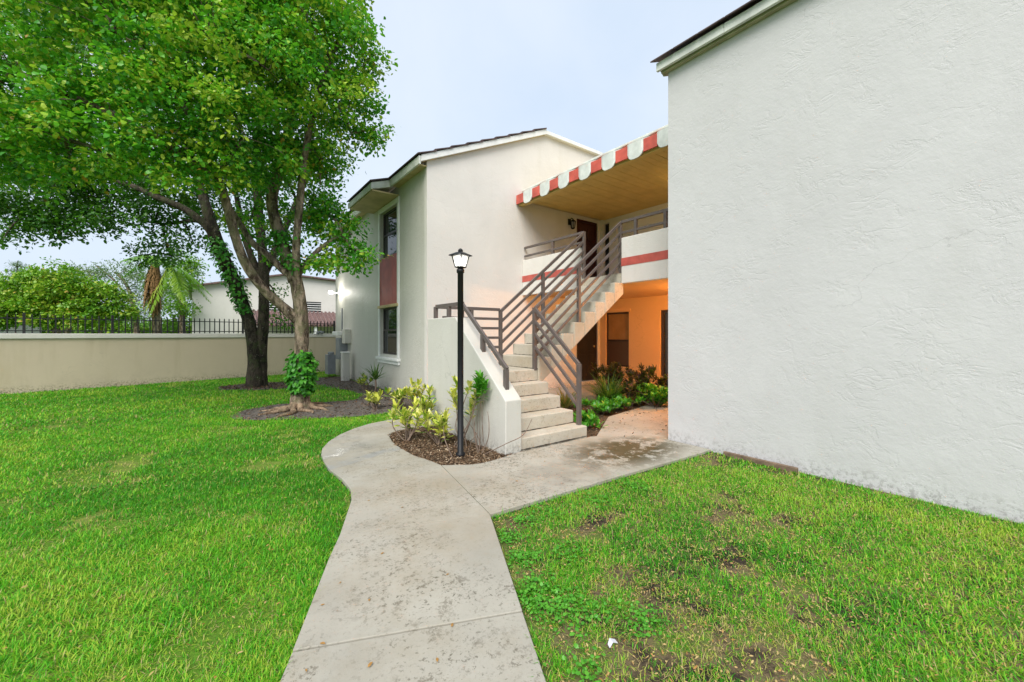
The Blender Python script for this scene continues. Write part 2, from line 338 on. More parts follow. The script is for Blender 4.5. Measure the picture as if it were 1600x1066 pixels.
def crown_leaves(clumps, per, spread, L, W, seed, tint_mu=.45, tint_sd=.2, rare=.01, flat=.6):
    g = np.random.default_rng(seed); n = len(clumps)*per; ci = np.repeat(np.arange(len(clumps)), per)
    axis = unit(g.normal(size=(len(clumps), 3))*[1, 1, .4]+[0, 0, -.15])           # the twig of the clump
    off = g.normal(size=(n, 3))*spread*np.array([.6, .6, .4])+axis[ci]*(g.random((n, 1))-.5)*spread*2.4
    c = clumps[ci]+off
    d = unit(off*[1, 1, .4])*.7+g.normal(size=(n, 3))*.55+[0, 0, -.25]; up = g.normal(size=(n, 3))*flat+[0, 0, 1]
    sz = .55+.9*g.random(n)**1.4; l = L*sz; w = W*sz*(.85+.3*g.random(n))
    V, F = leaf_arrays(c, d, up, l, w)
    ct = g.normal(0, 1, len(clumps))+1.6*(vnoise(clumps[:, 0]+clumps[:, 2]*.7, clumps[:, 1]-clumps[:, 2]*.5, .7, seed)-.5); ti = np.clip(tint_mu+tint_sd*(.75*ct[ci]+.7*g.normal(size=n)), 0, .92); ti[g.random(n) < rare] = 1.
    return V, F, np.repeat(ti, 6)
def twigs(mb, nodes, ends, r0=.02, seed=1):
    """thin branches from the nearest limb node to clumps of leaves"""
    g = random.Random(seed); N = np.array([n[:] for n in nodes])
    for e in ends:
        k = int(np.argmin(((N-e)**2).sum(1)+.6*np.maximum(0, N[:, 2]-e[2])**2)); a = Vector(N[k]); b = Vector(e); L = (b-a).length
        if L > 4: continue
        m = a.lerp(b, .5)+Vector((g.uniform(-.1, .1)*L, g.uniform(-.1, .1)*L, .10*L)); m2 = a.lerp(b, .8)+Vector((0, 0, .06*L))
        mb.tube([a, m, m2, b], [r0*(.5+.35*L), r0*(.4+.25*L), r0*.45, r0*.2], 5, False)
def branch_nodes(limbs):
    out = []
    for pts, rad in limbs: out += pts[2:]
    return out

# ------------------------------------------------------------------ GROUND
g = MB(); g.poly([(-600, -600, 0), (600, -600, 0), (600, 900, 0), (-600, 900, 0)]); tag(g.build('ground', M['ground']), kind='structure')

SLABS = [
 [(-.62, .06), (.42, -.22), (1.30, 1.64), (.31, 2.05)],
 [(.31, 2.05), (1.30, 1.64), (1.79, 2.67), (1.47, 2.79), (.76, 3.04), (.62, 2.75), (.50, 2.48)],
 [(.76, 3.04), (1.47, 2.79), (1.79, 2.67), (2.04, 3.99), (2.02, 4.19), (1.95, 4.50), (1.945, 4.84), (1.04, 4.54), (1.07, 4.2), (1.06, 3.87), (1.0, 3.62)],
 [(1.04, 4.54), (1.945, 4.84), (1.955, 5.07), (1.98, 5.28), (2.03, 5.49), (2.09, 5.64), (2.17, 5.75), (2.28, 5.81), (2.41, 5.84), (2.78, 5.82), (2.80, 6.02), (2.80, 6.66), (2.44, 6.62), (2.07, 6.52), (1.77, 6.32), (1.51, 6.06), (1.30, 5.76), (1.16, 5.46), (1.09, 5.19), (1.05, 4.85)],
 [(2.80, 6.02), (6.0, 6.02), (6.0, 7.0), (3.2, 6.72), (2.80, 6.66)], [(6.0, 6.02), (9.1, 6.02), (9.1, 7.88), (6.6, 7.88), (6.0, 7.0)],
 [(1.79, 2.67), (3.34, 2.62), (3.36, 3.87), (2.98, 3.87), (2.77, 3.83), (2.58, 3.795), (2.41, 3.79), (2.28, 3.83), (2.18, 3.90), (2.04, 3.99)],
 [(3.34, 2.62), (4.72, 2.55), (4.97, 2.55), (4.97, 3.13), (4.34, 3.84), (4.26, 3.87), (3.36, 3.87)],
 [(4.34, 3.84), (4.97, 3.13), (5.5, 3.25), (7.4, 4.35), (9.1, 4.6), (9.1, 5.4), (7.2, 4.95), (5.52, 4.62)]]
def inset(poly, w):
    n = len(poly); A = sum(poly[i][0]*poly[(i+1) % n][1]-poly[(i+1) % n][0]*poly[i][1] for i in range(n)); sg = 1 if A > 0 else -1; out = []
    for i in range(n):
        p0 = Vector(poly[i-1]); p1 = Vector(poly[i]); p2 = Vector(poly[(i+1) % n]); e1 = (p1-p0).normalized(); e2 = (p2-p1).normalized()
        n1 = Vector((-e1.y, e1.x))*sg; n2 = Vector((-e2.y, e2.x))*sg; b = (n1+n2); b = b/max(.5, b.length**2)*2
        out.append(tuple(p1+b*w*.5*1.0))
    return out
wk = MB()
for s in SLABS: wk.prism(inset(s, -.015), 2, -.02, .004+.0005*SLABS.index(s))
M['joint'] = plain('dirt in joints', (.035, .03, .022), .95, .4, 20); walk = tag(wk.build('walkway', M['joint']), kind='structure')
for i, s in enumerate(SLABS):
    m = MB(); m.prism(inset(s, .006), 2, -.05, .034+.0015*((i*7) % 4)); m.build('concrete_slab', M['concrete'], walk, .004)

BED_LAMP = [(2.98, 3.86), (2.77, 3.82), (2.58, 3.785), (2.41, 3.78), (2.28, 3.82), (2.18, 3.89), (2.03, 3.98), (2.01, 4.19), (1.94, 4.50), (1.935, 4.84), (1.945, 5.07), (1.97, 5.28), (2.02, 5.5), (2.08, 5.65), (2.16, 5.76), (2.27, 5.82), (2.41, 5.85), (2.82, 5.83), (2.82, 3.88)]
RING1 = [(.35, 8.75), (.62, 9.25), (1.2, 9.6), (1.9, 9.3), (2.6, 9.2), (3.0, 9.8), (2.95, 11), (2.6, 12), (2.6, 14.6), (3.73, 14.6), (3.73, 7.3), (3.3, 7.05), (2.75, 7.3), (2.09, 7.35), (1.31, 7.7), (.68, 8.05), (.38, 8.4)]
RING2 = [(.3, 13.0), (.3, 13.7), (1.1, 14.2), (1.9, 13.9), (2.3, 13.0), (1.9, 12.3), (1.0, 12.3)]
COURT = [(4.24, 3.9), (5.0, 3.2), (9.1, 3.2), (9.1, 6.0), (4.26, 6.0)]
def bed(name, poly, mat, z=.012):
    m = MB(); m.poly([(x, y, z) for x, y in poly]); return tag(m.build(name, mat), kind='structure')
bed('lamp_planting_bed', BED_LAMP, M['mulch'], .02); bed('tree_soil_bed', RING1, M['grey_soil']); bed('rear_tree_soil_bed', RING2, M['grey_soil']); bed('courtyard_bed', COURT, M['mulch'])

# ------------------------------------------------------------------ walls with openings
def wall_grid(mb, axis, c, u0, u1, z0, z1, holes, depth):
    """a wall sheet at x=c (axis 0) or y=c (axis 1); thickness runs to c+depth; holes (u0,u1,z0,z1) get reveals"""
    us = sorted({u0, u1, *[h[0] for h in holes], *[h[1] for h in holes]}); zs = sorted({z0, z1, *[h[2] for h in holes], *[h[3] for h in holes]})
    def pt(u, z, t): return (c+t, u, z) if axis == 0 else (u, c+t, z)
    def solid(i, j):
        if i < 0 or j < 0 or i >= len(us)-1 or j >= len(zs)-1: return False
        u = (us[i]+us[i+1])/2; z = (zs[j]+zs[j+1])/2
        return not any(h[0] < u < h[1] and h[2] < z < h[3] for h in holes)
    for i in range(len(us)-1):
        for j in range(len(zs)-1):
            if not solid(i, j): continue
            a, b, e, f = us[i], us[i+1], zs[j], zs[j+1]
            for t in (0, depth): mb.poly([pt(a, e, t), pt(b, e, t), pt(b, f, t), pt(a, f, t)])
            if not solid(i-1, j): mb.poly([pt(a, e, 0), pt(a, f, 0), pt(a, f, depth), pt(a, e, depth)])
            if not solid(i+1, j): mb.poly([pt(b, e, 0), pt(b, f, 0), pt(b, f, depth), pt(b, e, depth)])
            if not solid(i, j-1): mb.poly([pt(a, e, 0), pt(b, e, 0), pt(b, e, depth), pt(a, e, depth)])
            if not solid(i, j+1): mb.poly([pt(a, f, 0), pt(b, f, 0), pt(b, f, depth), pt(a, f, depth)])
    return mb
def solidify_merge(o):
    bm = bmesh.new(); bm.from_mesh(o.data); bmesh.ops.remove_doubles(bm, verts=bm.verts, dist=1e-4); bmesh.ops.recalc_face_normals(bm, faces=bm.faces); bm.to_mesh(o.data); bm.free(); return o
def window_x(parent, X, y0, y1, z0, z1, mat, split=.5, fw=.045, panes=('glass', 'glass'), trim=None, sill=None, inner=.07):
    """sash window in a wall facing -X"""
    f = MB(); X0, X1 = X+inner, X+inner+.05
    f.box(X0, X1, y0, y0+fw, z0, z1).box(X0, X1, y1-fw, y1, z0, z1).box(X0, X1, y0+fw, y1-fw, z0, z0+fw).box(X0, X1, y0+fw, y1-fw, z1-fw, z1)
    w = f.build('window', mat, parent, .004); zm = z0+(z1-z0)*split
    m = MB(); m.box(X0-.006, X1-.004, y0+fw, y1-fw, zm-.025, zm+.025); m.build('meeting_rail', mat, w, .003)
    m = MB(); m.box(X0+.012, X0+.02, y0+fw, y1-fw, z0+fw, zm-.025); m.build('pane', M[panes[0]], w)
    m = MB(); m.box(X0+.024, X0+.032, y0+fw, y1-fw, zm+.025, z1-fw); m.build('pane', M[panes[1]], w)
    return w

# ------------------------------------------------------------------ NEAR BUILDING (right)
nb = thing('apartment_building', 'tall blank white stucco wall of the nearest building, filling the right side', 'building', (4.99, 0, 0))
m = MB(); m.box(4.99, 14, -6, 3.15, -.05, 5.06); m.build('wall', M['wall_white'], nb)
m = MB(); m.prism([(4.90, 5.045), (14, 9.1), (14, 8.9), (5.02, 4.97)], 1, -6.2, 3.24); m.build('roof_deck', M['trim_olive'], nb)
m = MB(); m.box(4.925, 4.988, -6.18, 3.215, 4.96, 5.02); m.build('frieze_board', M['trim_olive'], nb, .004)
ys = [3.25, 2.35, 1.25, .1, -1.6, -3.8, -6.2]
for a, b in zip(ys, ys[1:]):
    m = MB(); dz = random.uniform(-.006, .006); m.box(4.865, 4.905, b+.004, a, 4.985+dz, 5.095+dz); m.build('fascia_board', M['fascia'], nb, .005)
for k in range(8):
    x = 4.80+.36*k; z = 5.10+.16*k; m = MB(); y = 3.30
    while y > -6:
        w = .33; m.box(x, x+.42, y-w+.006, y, z-.0, z+.02); y -= w
    o = m.build('tile_course', M['tile'], nb, .006)
    for v in o.data.vertices: v.co.z += (v.co.x-x)*.45

# ------------------------------------------------------------------ FAR WING with balcony
GY, SX = 7.95, 3.73
fb = thing('apartment_building', 'two-storey stucco building with gabled wall, balcony and striped awning behind the staircase', 'building', (SX, GY, 0))
m = MB(); wall_grid(m, 1, GY, SX, 13, -.05, 5.1, [(8.19, 9.05, .12, 2.17), (8.19, 9.05, 2.6, 4.64)], .12)
gab = [(SX, 5.1), (13, 5.1), (13, 6.58), (6.99, 6.58)]
for t in (GY, GY+.12): m.poly([(x, t, z) for x, z in gab])
m.poly([(6.99, GY, 6.58), (13, GY, 6.58), (13, GY+.12, 6.58), (6.99, GY+.12, 6.58)]); m.poly([(SX, GY, 5.1), (6.99, GY, 6.58), (6.99, GY+.12, 6.58), (SX, GY+.12, 5.1)])
solidify_merge(m.build('gable_wall', M['wall_cream'], fb))
m = MB(); wall_grid(m, 0, SX, GY+.121, 15.45, -.05, 5.02, [(9.55, 10.78, .93, 2.12), (9.55, 10.78, 3.42, 4.62)], .3)
solidify_merge(m.build('side_wall', M['wall_side'], fb))
m = MB(); m.box(SX+.3, 13, 15.15, 15.449, -.05, 5.0); m.build('end_wall', M['wall_side'], fb)
# window bay on the side wall
m = MB(); m.box(SX-.035, SX-.002, 9.44, 9.55, .86, 4.74).box(SX-.035, SX-.002, 10.78, 10.89, .86, 4.74).box(SX-.035, SX-.002, 9.55, 10.78, 4.62, 4.74); m.build('window_trim', M['trim'], fb, .006)
m = MB(); m.box(SX-.09, SX+.07, 9.40, 10.93, .79, .855).box(SX-.045, SX-.002, 9.43, 10.90, .70, .79); m.build('window_sill', M['trim'], fb, .008)
m = MB(); m.box(SX-.06, SX-.002, 9.46, 10.87, 2.12, 2.19); m.build('window_head', M['soffit'], fb, .006)
for k in range(4):
    y0 = 9.551+k*.3072; m = MB(); m.box(SX-.022, SX-.002, y0, y0+.305, 2.192, 3.418); m.build('spandrel_panel', M['red_panel'], fb, .004)
window_x(fb, SX, 9.552, 10.778, .932, 2.118, M['bronze'], .52); window_x(fb, SX, 9.552, 10.778, 3.422, 4.618, M['bronze'], .5)
# roof of the far wing: deck, rake board, tile courses, eaves and window hood
sl = (6.58-5.1)/(6.99-3.73)
m = MB(); m.prism([(3.55, 5.075), (6.99, 5.075+sl*3.44), (6.99, 5.0+sl*3.44), (3.62, 5.03)], 1, GY-.06, 15.55); m.build('roof_deck', M['soffit'], fb)
m = MB(); m.prism([(3.56, 5.005), (7.0, 5.005+sl*3.44), (7.0, 5.14+sl*3.44), (3.56, 5.14)], 1, GY-.10, GY-.004); m.build('rake_board', M['trim'], fb, .006)
m = MB(); m.box(7.0, 13, GY-.10, GY-.004, 6.565, 6.66); m.build('coping', M['trim'], fb, .006)
m = MB(); m.box(3.505, 3.55, GY-.101, 9.50, 4.94, 5.11).box(3.505, 3.55, 11.35, 15.6, 4.90, 5.06); m.build('eave_fascia', M['fascia'], fb, .005)
m = MB(); m.box(3.552, SX-.002, GY+.0, 9.5, 4.96, 4.985).box(3.552, SX-.002, 11.35, 15.55, 4.93, 4.955); m.build('eave_soffit', M['soffit'], fb)
for k in range(9):
    x = 3.47+.385*k; z = 5.125+sl*.385*k; w = .30; m = MB(); y = GY-.13
    while y < 15.5: m.box(x, x+.43, y, y+w-.006, z, z+.028); y += w
    o = m.build('tile_course', M['tile'], fb, .006)
    for v in o.data.vertices: v.co.z += (v.co.x-x)*(sl-.075)
hood = MB(); hood.prism([(3.08, 4.80), (3.08, 4.955), (3.60, 5.13), (3.60, 4.96)], 1, 9.50, 11.35); ho = hood.build('window_hood', M['fascia'], fb, .005)
m = MB(); m.box(3.09, SX-.003, 9.505, 11.345, 4.765, 4.798); m.build('hood_soffit', M['soffit'], ho)
m = MB(); m.prism([(3.03, 4.96), (3.03, 4.99), (3.64, 5.195), (3.64, 5.165)], 1, 9.46, 11.39); m.build('hood_tile', M['tile'], ho)
m = MB(); m.box(3.055, 3.078, 9.47, 11.38, 4.79, 4.93); m.build('hood_fascia', M['fascia'], ho, .004)
# doors
def door_y(parent, x0, x1, z0, z1, mat, handle):
    m = MB(); m.box(x0, x0+.05, GY+.03, GY+.1, z0, z1).box(x1-.05, x1, GY+.03, GY+.1, z0, z1).box(x0+.05, x1-.05, GY+.03, GY+.1, z1-.05, z1); f = m.build('door_frame', M['door_red'] if handle else M['bronze'], parent, .004)
    d = MB(); d.box(x0+.052, x1-.052, GY+.06, GY+.095, z0+.01, z1-.052); do = d.build('door', mat, parent, .003)
    w = (x1-x0-.104-.1*3)/2
    for cx in range(2):
        for (a, b) in ((.15, .75), (.85, 1.45), (1.52, 1.86)):
            xa = x0+.052+.1+cx*(w+.1); m = MB(); m.box(xa, xa+w, GY+.048, GY+.0598, z0+a, z0+b); m.build('door_panel', mat, do, .008)
    m = MB(); m.lathe([(.012, 0), (.03, .02), (.03, .045), (.015, .055)], (0, 0, 0), 12); o = m.build('door_knob', M['brass'], do); o.rotation_euler = (R(90), 0, 0); o.location = (x1-.13, GY+.06, z0+.98)
door_y(fb, 8.19, 9.05, 2.601, 4.638, M['door_red'], True); door_y(fb, 8.19, 9.05, .121, 2.168, M['door_dark'], False)
# back wall of the porches, both storeys
BX = 9.15
m = MB(); wall_grid(m, 0, BX, 3.16, GY-.002, -.05, 2.45, [(6.95, 7.75, .55, 2.05), (4.1, 6.0, .08, 2.05)], .3); solidify_merge(m.build('porch_wall', M['wall_orange'], fb))
m = MB(); wall_grid(m, 0, BX, 3.16, GY-.002, 2.451, 4.75, [(7.62, 7.82, 2.6, 4.6)], .3); solidify_merge(m.build('porch_wall', M['wall_cream'], fb))
window_x(fb, BX, 6.952, 7.748, .552, 2.048, M['bronze'], .48, panes=('screen', 'porch_reflection'), inner=.05); window_x(fb, BX, 7.622, 7.818, 2.602, 4.598, M['bronze'], .5, .03)
m = MB(); m.box(BX-.03, BX-.002, 6.88, 7.82, 2.052, 2.13); m.build('window_trim', M['wall_orange'], fb, .006); m = MB(); m.box(BX-.06, BX-.002, 6.86, 7.84, .46, .545); m.build('window_sill', M['wall_orange'], fb, .006)
sd = MB(); sd.box(BX+.04, BX+.1, 5.92, 5.998, .082, 2.048).box(BX+.04, BX+.1, 4.102, 4.18, .082, 2.048).box(BX+.04, BX+.1, 5.0, 5.08, .082, 2.048).box(BX+.04, BX+.1, 4.18, 5.92, 1.98, 2.048); so = sd.build('sliding_door', M['bronze'], fb, .004)
m = MB(); m.box(BX+.06, BX+.07, 4.18, 5.0, .085, 1.98); m.build('pane', M['glass'], so); m = MB(); m.box(BX+.075, BX+.085, 5.08, 5.92, .085, 1.98); m.build('pane', M['glass'], so)
m = MB(); m.box(BX-.07, BX-.002, 4.0, 6.08, .02, .078); m.build('door_sill', M['wall_orange'], fb, .006)
# balcony slab, parapets with red bands, ceiling planks, beam
m = MB(); m.box(6.40, BX-.002, 3.16, GY-.003, 2.41, 2.598); m.build('balcony_slab', M['wall_orange'], fb)
for (a, b) in ((3.16, 4.94), (5.98, GY-.004)):
    m = MB(); m.box(6.28, 6.398, a, b, 2.40, 3.26); pr = m.build('parapet', M['wall_cream'], fb, .01)
    m = MB(); m.box(6.274, 6.2795, a+.004, b-.002, 2.725, 2.875); m.build('red_band', M['red'], pr)
m = MB(); m.box(6.28, 6.398, 4.942, 5.978, 2.41, 2.597); m.build('stair_head', M['step'], fb)
y = 3.17; k = 0
while y < GY-.15:
    m = MB(); m.box(6.13, BX-.002, y, y+.144, 4.70+.002*(k % 2), 4.722); m.build('ceiling_plank', M['plank'], fb, .004); y += .1495; k += 1
m = MB(); m.box(6.16, 6.29, 3.16, GY-.004, 4.585, 4.699); m.build('porch_beam', M['plank'], fb, .01)
m = MB(); m.prism([(6.10, 4.73), (6.10, 4.80), (BX, 6.0), (BX, 4.73)], 1, 3.16, GY-.005); m.build('porch_roof', M['soffit'], fb)
aw = thing('awning', 'scalloped awning of red and white metal flaps along the balcony eave', 'awning', (6.08, 5.5, 4.7))
y = GY-.02; k = 0
while y > 3.3:
    red = k % 2 == 0; w = .268 if red else .335; m = MB()
    n = 8; pts = []
    zb = 4.61 if red else 4.545
    for i in range(n+1):
        t = i/n; a = abs(2*t-1); yy = y-w*t
        bul = .008 if red else .016*math.sqrt(max(0, 1-a**4)); zz = zb+(0 if red else .11*a**4)
        pts.append((yy, zz, bul))
    v = []
    X0 = 6.085 if red else 6.08
    for (yy, zz, bul) in pts:
        zt = 4.825 if red else 4.845
        v += [(X0-bul, yy, zz), (X0-bul, yy, zt), (X0+.23-bul*.3, yy, zt+.11), (X0+.02-bul*.5, yy, zz), (X0+.02-bul*.5, yy, zt-.012), (X0+.23, yy, zt+.095)]
    fs = []
    for i in range(n):
        a = 6*i; b = a+6; fs += [(a, b, b+1, a+1), (a+1, b+1, b+2, a+2), (a+3, a+4, b+4, b+3), (a+4, a+5, b+5, b+4), (a, a+3, b+3, b), (a+2, b+2, b+5, a+5)]
    fs += [(0, 1, 4, 3), (1, 2, 5, 4), (6*n, 6*n+3, 6*n+4, 6*n+1), (6*n+1, 6*n+4, 6*n+5, 6*n+2)]
    m.faces(v, fs, False); m.build('awning_flap', M['red_awning'] if red else M['white_awning'], aw)
    y -= w; k += 1
m = MB(); m.box(6.255, 6.33, 3.2, GY-.02, 4.955, 4.995); m.build('awning_rail', M['fascia'], aw, .006)

# ------------------------------------------------------------------ STAIRCASE
st = thing('staircase', 'painted concrete stairs turning up to the balcony with taupe steel railings', 'staircase', (3.65, 3.91, 0))
T, R1, LZ, R2 = .265, .178, .89, .19
for k in range(4):
    y = 3.91+k*T; m = MB(); m.box(3.062, 4.24, y+.007, y+T, -.04, (k+1)*R1); m.build('step', M['step'], st, .012)
m = MB(); m.box(3.062, 4.24, 3.91+4*T+.007, 6.0, -.04, LZ); m.build('landing', M['step'], st, .012)
zb = lambda x: 1.157+.747*(x-4.95)
for k in range(8):
    x0 = 4.244+k*T; x1 = x0+T-.006; zt = LZ+(k+1)*R2; m = MB(); m.prism([(x0, zb(x0)), (x1, zb(x1)), (x1, zt), (x0, zt)], 1, 4.95, 5.985); m.build('step', M['step'], st, .01)
m = MB(); m.prism([(3.885, -.04), (5.99, -.04), (5.99, 1.69), (5.10, 1.69), (3.94, .71), (3.885, .66)], 0, 2.82, 3.06); m.build('side_wall', M['wall_stair'], st, .012)
g_ = random.Random(3)
def dirt_line(parent, a, b, wdir):
    n = 26; V = []
    for i in range(n+1):
        p = Vector(a).lerp(Vector(b), i/n); w = max(.002, g_.gauss(.010, .005)); q = p+Vector(wdir)*w; V += [(p.x, p.y, p.z+.0015), (q.x, q.y, q.z+.0015), (p.x, p.y, p.z+.004+w*.5)]
    m = MB(); m.faces(V, [f for i in range(n) for f in ((3*i, 3*i+1, 3*i+4, 3*i+3), (3*i+1, 3*i+2, 3*i+5, 3*i+4))]); m.build('dirt_line', M['joint'], parent)
stp = [o for o in st.children if o.name.startswith('step')]
for k in range(4): dirt_line(stp[k], (3.07, 3.918+(k+1)*T, (k+1)*R1), (4.23, 3.918+(k+1)*T, (k+1)*R1), (0, -1, 0))
for k in range(8): dirt_line(stp[4+k-1] if k else [o for o in st.children if o.name.startswith('landing')][0], (4.244+k*T, 4.97, LZ+k*R2), (4.244+k*T, 5.97, LZ+k*R2), (-1, 0, 0))
dirt_line(walk, (3.07, 3.915, .0365), (4.23, 3.915, .0365), (0, -1, 0))
def railing(name, posts, bars, wp=.055, wb=(.04, .052)):
    r = MB(); p0 = bars[0]; r.bar(p0[0], p0[1], *wb); o = r.build(name, M['rail'], st, .003)
    for (p, q) in bars[1:]: m = MB(); m.bar(p, q, wb[0]*.85, wb[1]*.85); m.build('rail_bar', M['rail'], o, .003)
    for (x, yy, a, b) in posts: m = MB(); m.box(x-wp/2, x+wp/2, yy-wp/2, yy+wp/2, a, b); m.build('rail_post', M['rail'], o, .003)
    return o
# second flight, near and far side
for yy in (5.0, 5.94):
    bars = [((4.215, yy, 1.86-.19*k), (6.325, yy, 3.56-.19*k)) for k in range(5)]
    railing('stair_railing', [(4.20, yy, LZ-.02, 1.87), (5.2, yy, 1.60, 2.62), (6.33, yy, 2.58, 3.585)], bars)
# first flight right side
railing('stair_railing', [(4.195, 4.03, .15, 1.03)], [((4.195, 4.03, 1.02-.20*k), (4.195, 4.985, 1.85-.20*k)) for k in range(4)])
# landing back and left
railing('landing_railing', [(2.94, 5.94, 1.68, 1.88), (3.6, 5.94, LZ-.02, 1.86)], [((2.94, 5.94, 1.88-.165*k), (4.18, 5.94, 1.88-.165*k)) for k in range(1)]+[((3.06, 5.94, 1.88-.165*k), (4.18, 5.94, 1.88-.165*k)) for k in range(1, 5)])
railing('landing_railing', [(2.94, 5.5, 1.68, 1.87), (2.94, 5.12, 1.68, 1.87)], [((2.94, 5.92, 1.885), (2.94, 5.08, 1.885))])
railing('wall_railing', [(2.94, 4.04, .76, 1.02), (2.94, 4.56, 1.2, 1.44)], [((2.94, 4.02, 1.02), (2.94, 5.10, 1.875))])
# balcony railings over the parapets
railing('balcony_railing', [(6.34, 4.66, 3.25, 3.58), (6.34, 4.05, 3.25, 3.58), (6.34, 3.4, 3.25, 3.58)], [((6.34, 4.98, 3.575), (6.34, 3.2, 3.575)), ((6.34, 4.98, 3.37), (6.34, 3.2, 3.37))])
railing('balcony_railing', [(6.34, 6.9, 3.25, 3.58)], [((6.34, 5.96, 3.575), (6.34, 7.93, 3.575)), ((6.34, 5.96, 3.37), (6.34, 7.93, 3.37))])

# ------------------------------------------------------------------ LAMPS
lp = thing('lamp_post', 'black lamp post with lit glass lantern in the planting bed', 'lamp post', (2.39, 4.19, 0))
m = MB(); m.lathe([(.055, 0), (.055, .06), (.036, .075), (.034, 2.16), (.045, 2.165), (.045, 2.2), (.03, 2.215)], (2.39, 4.19, 0), 20); m.build('post', M['black'], lp)
lm = MB(); lm.lathe([(.03, 2.215), (.06, 2.222), (.06, 2.232)], (2.39, 4.19, 0), 4)
rot = math.pi/4
def sq(r, z): return [(2.39+r*math.cos(rot+.35+i*math.pi/2), 4.19+r*math.sin(rot+.35+i*math.pi/2), z) for i in range(4)]
b4 = sq(.062, 2.23); t4 = sq(.10, 2.365)
for i in range(4): lm.bar(b4[i], t4[i], .012, .012); lm.bar(b4[i], b4[(i+1) % 4], .012, .012); lm.bar(t4[i], t4[(i+1) % 4], .014, .012)
lo = lm.build('lantern_frame', M['black'], lp)
m = MB(); r1 = sq(.14, 2.362); r2 = sq(.136, 2.372); r3 = sq(.05, 2.405); v = r1+r2+r3; m.faces(v, [(0, 1, 2, 3), (8, 9, 10, 11)]+[(i, (i+1) % 4, 4+(i+1) % 4, 4+i) for i in range(4)]+[(4+i, 4+(i+1) % 4, 8+(i+1) % 4, 8+i) for i in range(4)]); m.build('lantern_cap', M['black'], lo)
m = MB(); m.lathe([(.025, 2.404), (.03, 2.42), (.022, 2.44), (.006, 2.45)], (2.39, 4.19, 0), 12); m.build('finial', M['black'], lo)
for i in range(4): m = MB(); c = Vector((2.39, 4.19, 2.3)); q = [Vector(p) for p in (b4[i], b4[(i+1) % 4], t4[(i+1) % 4], t4[i])]; m.poly([p+(c-p)*Vector((.03, .03, 0)) for p in q]); m.build('glass_pane', M['lampglass'], lo)
m = MB(); m.lathe([(.012, 2.235), (.018, 2.26), (.03, 2.29), (.03, 2.32), (.012, 2.345)], (2.39, 4.19, 0), 12); m.build('bulb', M['bulb'], lp)
def point(name, loc, e, col, r, parent):
    l = bpy.data.lights.new(name, 'POINT'); l.energy = e; l.color = col; l.shadow_soft_size = r; o = bpy.data.objects.new(name, l); COL.objects.link(o); o.parent = parent; o.location = Vector(loc)-Vector(parent.location); return o
def lantern(name, label, x, z, gl):
    w = thing(name, label, 'wall lamp', (x, GY, z)); m = MB(); m.box(x-.05, x+.05, GY-.025, GY-.001, z-.02, z+.14); m.build('back_plate', M['black'], w, .004)
    m = MB(); m.tube([(x, GY-.02, z+.1), (x, GY-.09, z+.15), (x, GY-.14, z+.12)], [.012]*3, 8); m.build('bracket', M['black'], w)
    m = MB(); m.lathe([(.02, .11), (.03, .09), (.085, .05), (.08, .04)], (x, GY-.14, z), 6); m.build('cap', M['black'], w)
    m = MB()
    for i in range(6): a = i*math.pi/3; m.bar((x+.05*math.cos(a), GY-.14+.05*math.sin(a), z-.13), (x+.075*math.cos(a), GY-.14+.075*math.sin(a), z+.04), .012, .012)
    m.lathe([(.02, -.16), (.055, -.14), (.055, -.125)], (x, GY-.14, z), 6); m.build('cage', M['black'], w)
    m = MB(); m.lathe([(.04, -.125), (.06, .038)], (x, GY-.14, z), 6); m.build('glass', gl, w)
lantern('wall_lantern', 'small black lantern on the wall left of the upstairs door', 7.9, 4.42, M['lampglass'])
pl = thing('porch_light', 'glowing dome light on the ceiling of the ground-floor porch', 'ceiling light', (8.0, 3.9, 2.41))
m = MB(); m.lathe([(.11, -.002), (.11, -.02), (.09, -.025)], (8.0, 3.9, 2.41), 20); m.build('base', M['brass'], pl)
m = MB(); m.lathe([(.088, -.025), (.08, -.07), (.05, -.10), (.01, -.11)], (8.0, 3.9, 2.41), 20); m.build('globe', M['bulb_warm'], pl)
point('porch_bulb', (8.0, 3.9, 2.2), 78, (1, .42, .10), .08, pl)
pu = thing('porch_light', 'glowing dome light on the plank ceiling of the upstairs porch', 'ceiling light', (8.0, 4.3, 4.7))
m = MB(); m.lathe([(.11, -.002), (.11, -.02), (.09, -.025)], (8.0, 4.3, 4.7), 20); m.build('base', M['brass'], pu)
m = MB(); m.lathe([(.088, -.025), (.08, -.07), (.05, -.10), (.01, -.11)], (8.0, 4.3, 4.7), 20); m.build('globe', M['bulb_warm'], pu)
point('porch_bulb', (8.0, 4.3, 4.5), 5, (1, .68, .3), .08, pu)
fl = thing('flood_light', 'lit white floodlight on the far corner of the grey side wall', 'floodlight', (SX, 15.0, 2.87))
m = MB(); m.box(SX-.02, SX-.001, 14.94, 15.06, 2.8, 2.94); m.build('base', M['trim'], fl, .004)
m = MB(); m.tube([(SX-.02, 15, 2.87), (SX-.2, 15, 2.87)], [.02, .02], 8); m.build('arm', M['trim'], fl)
m = MB(); m.tube([(SX-.16, 15.02, 2.87), (SX-.26, 14.95, 2.87)], [.05, .085], 14); hd = m.build('lamp_head', M['trim'], fl)
m = MB(); m.lathe([(.02, -.06), (.05, -.04), (.062, 0), (.05, .04), (.02, .06)], (SX-.30, 14.92, 2.87), 14); m.build('bulb', M['bulb'], fl)
point('flood_bulb', (SX-.34, 14.72, 2.87), 8, (1, .95, .86), .06, fl)

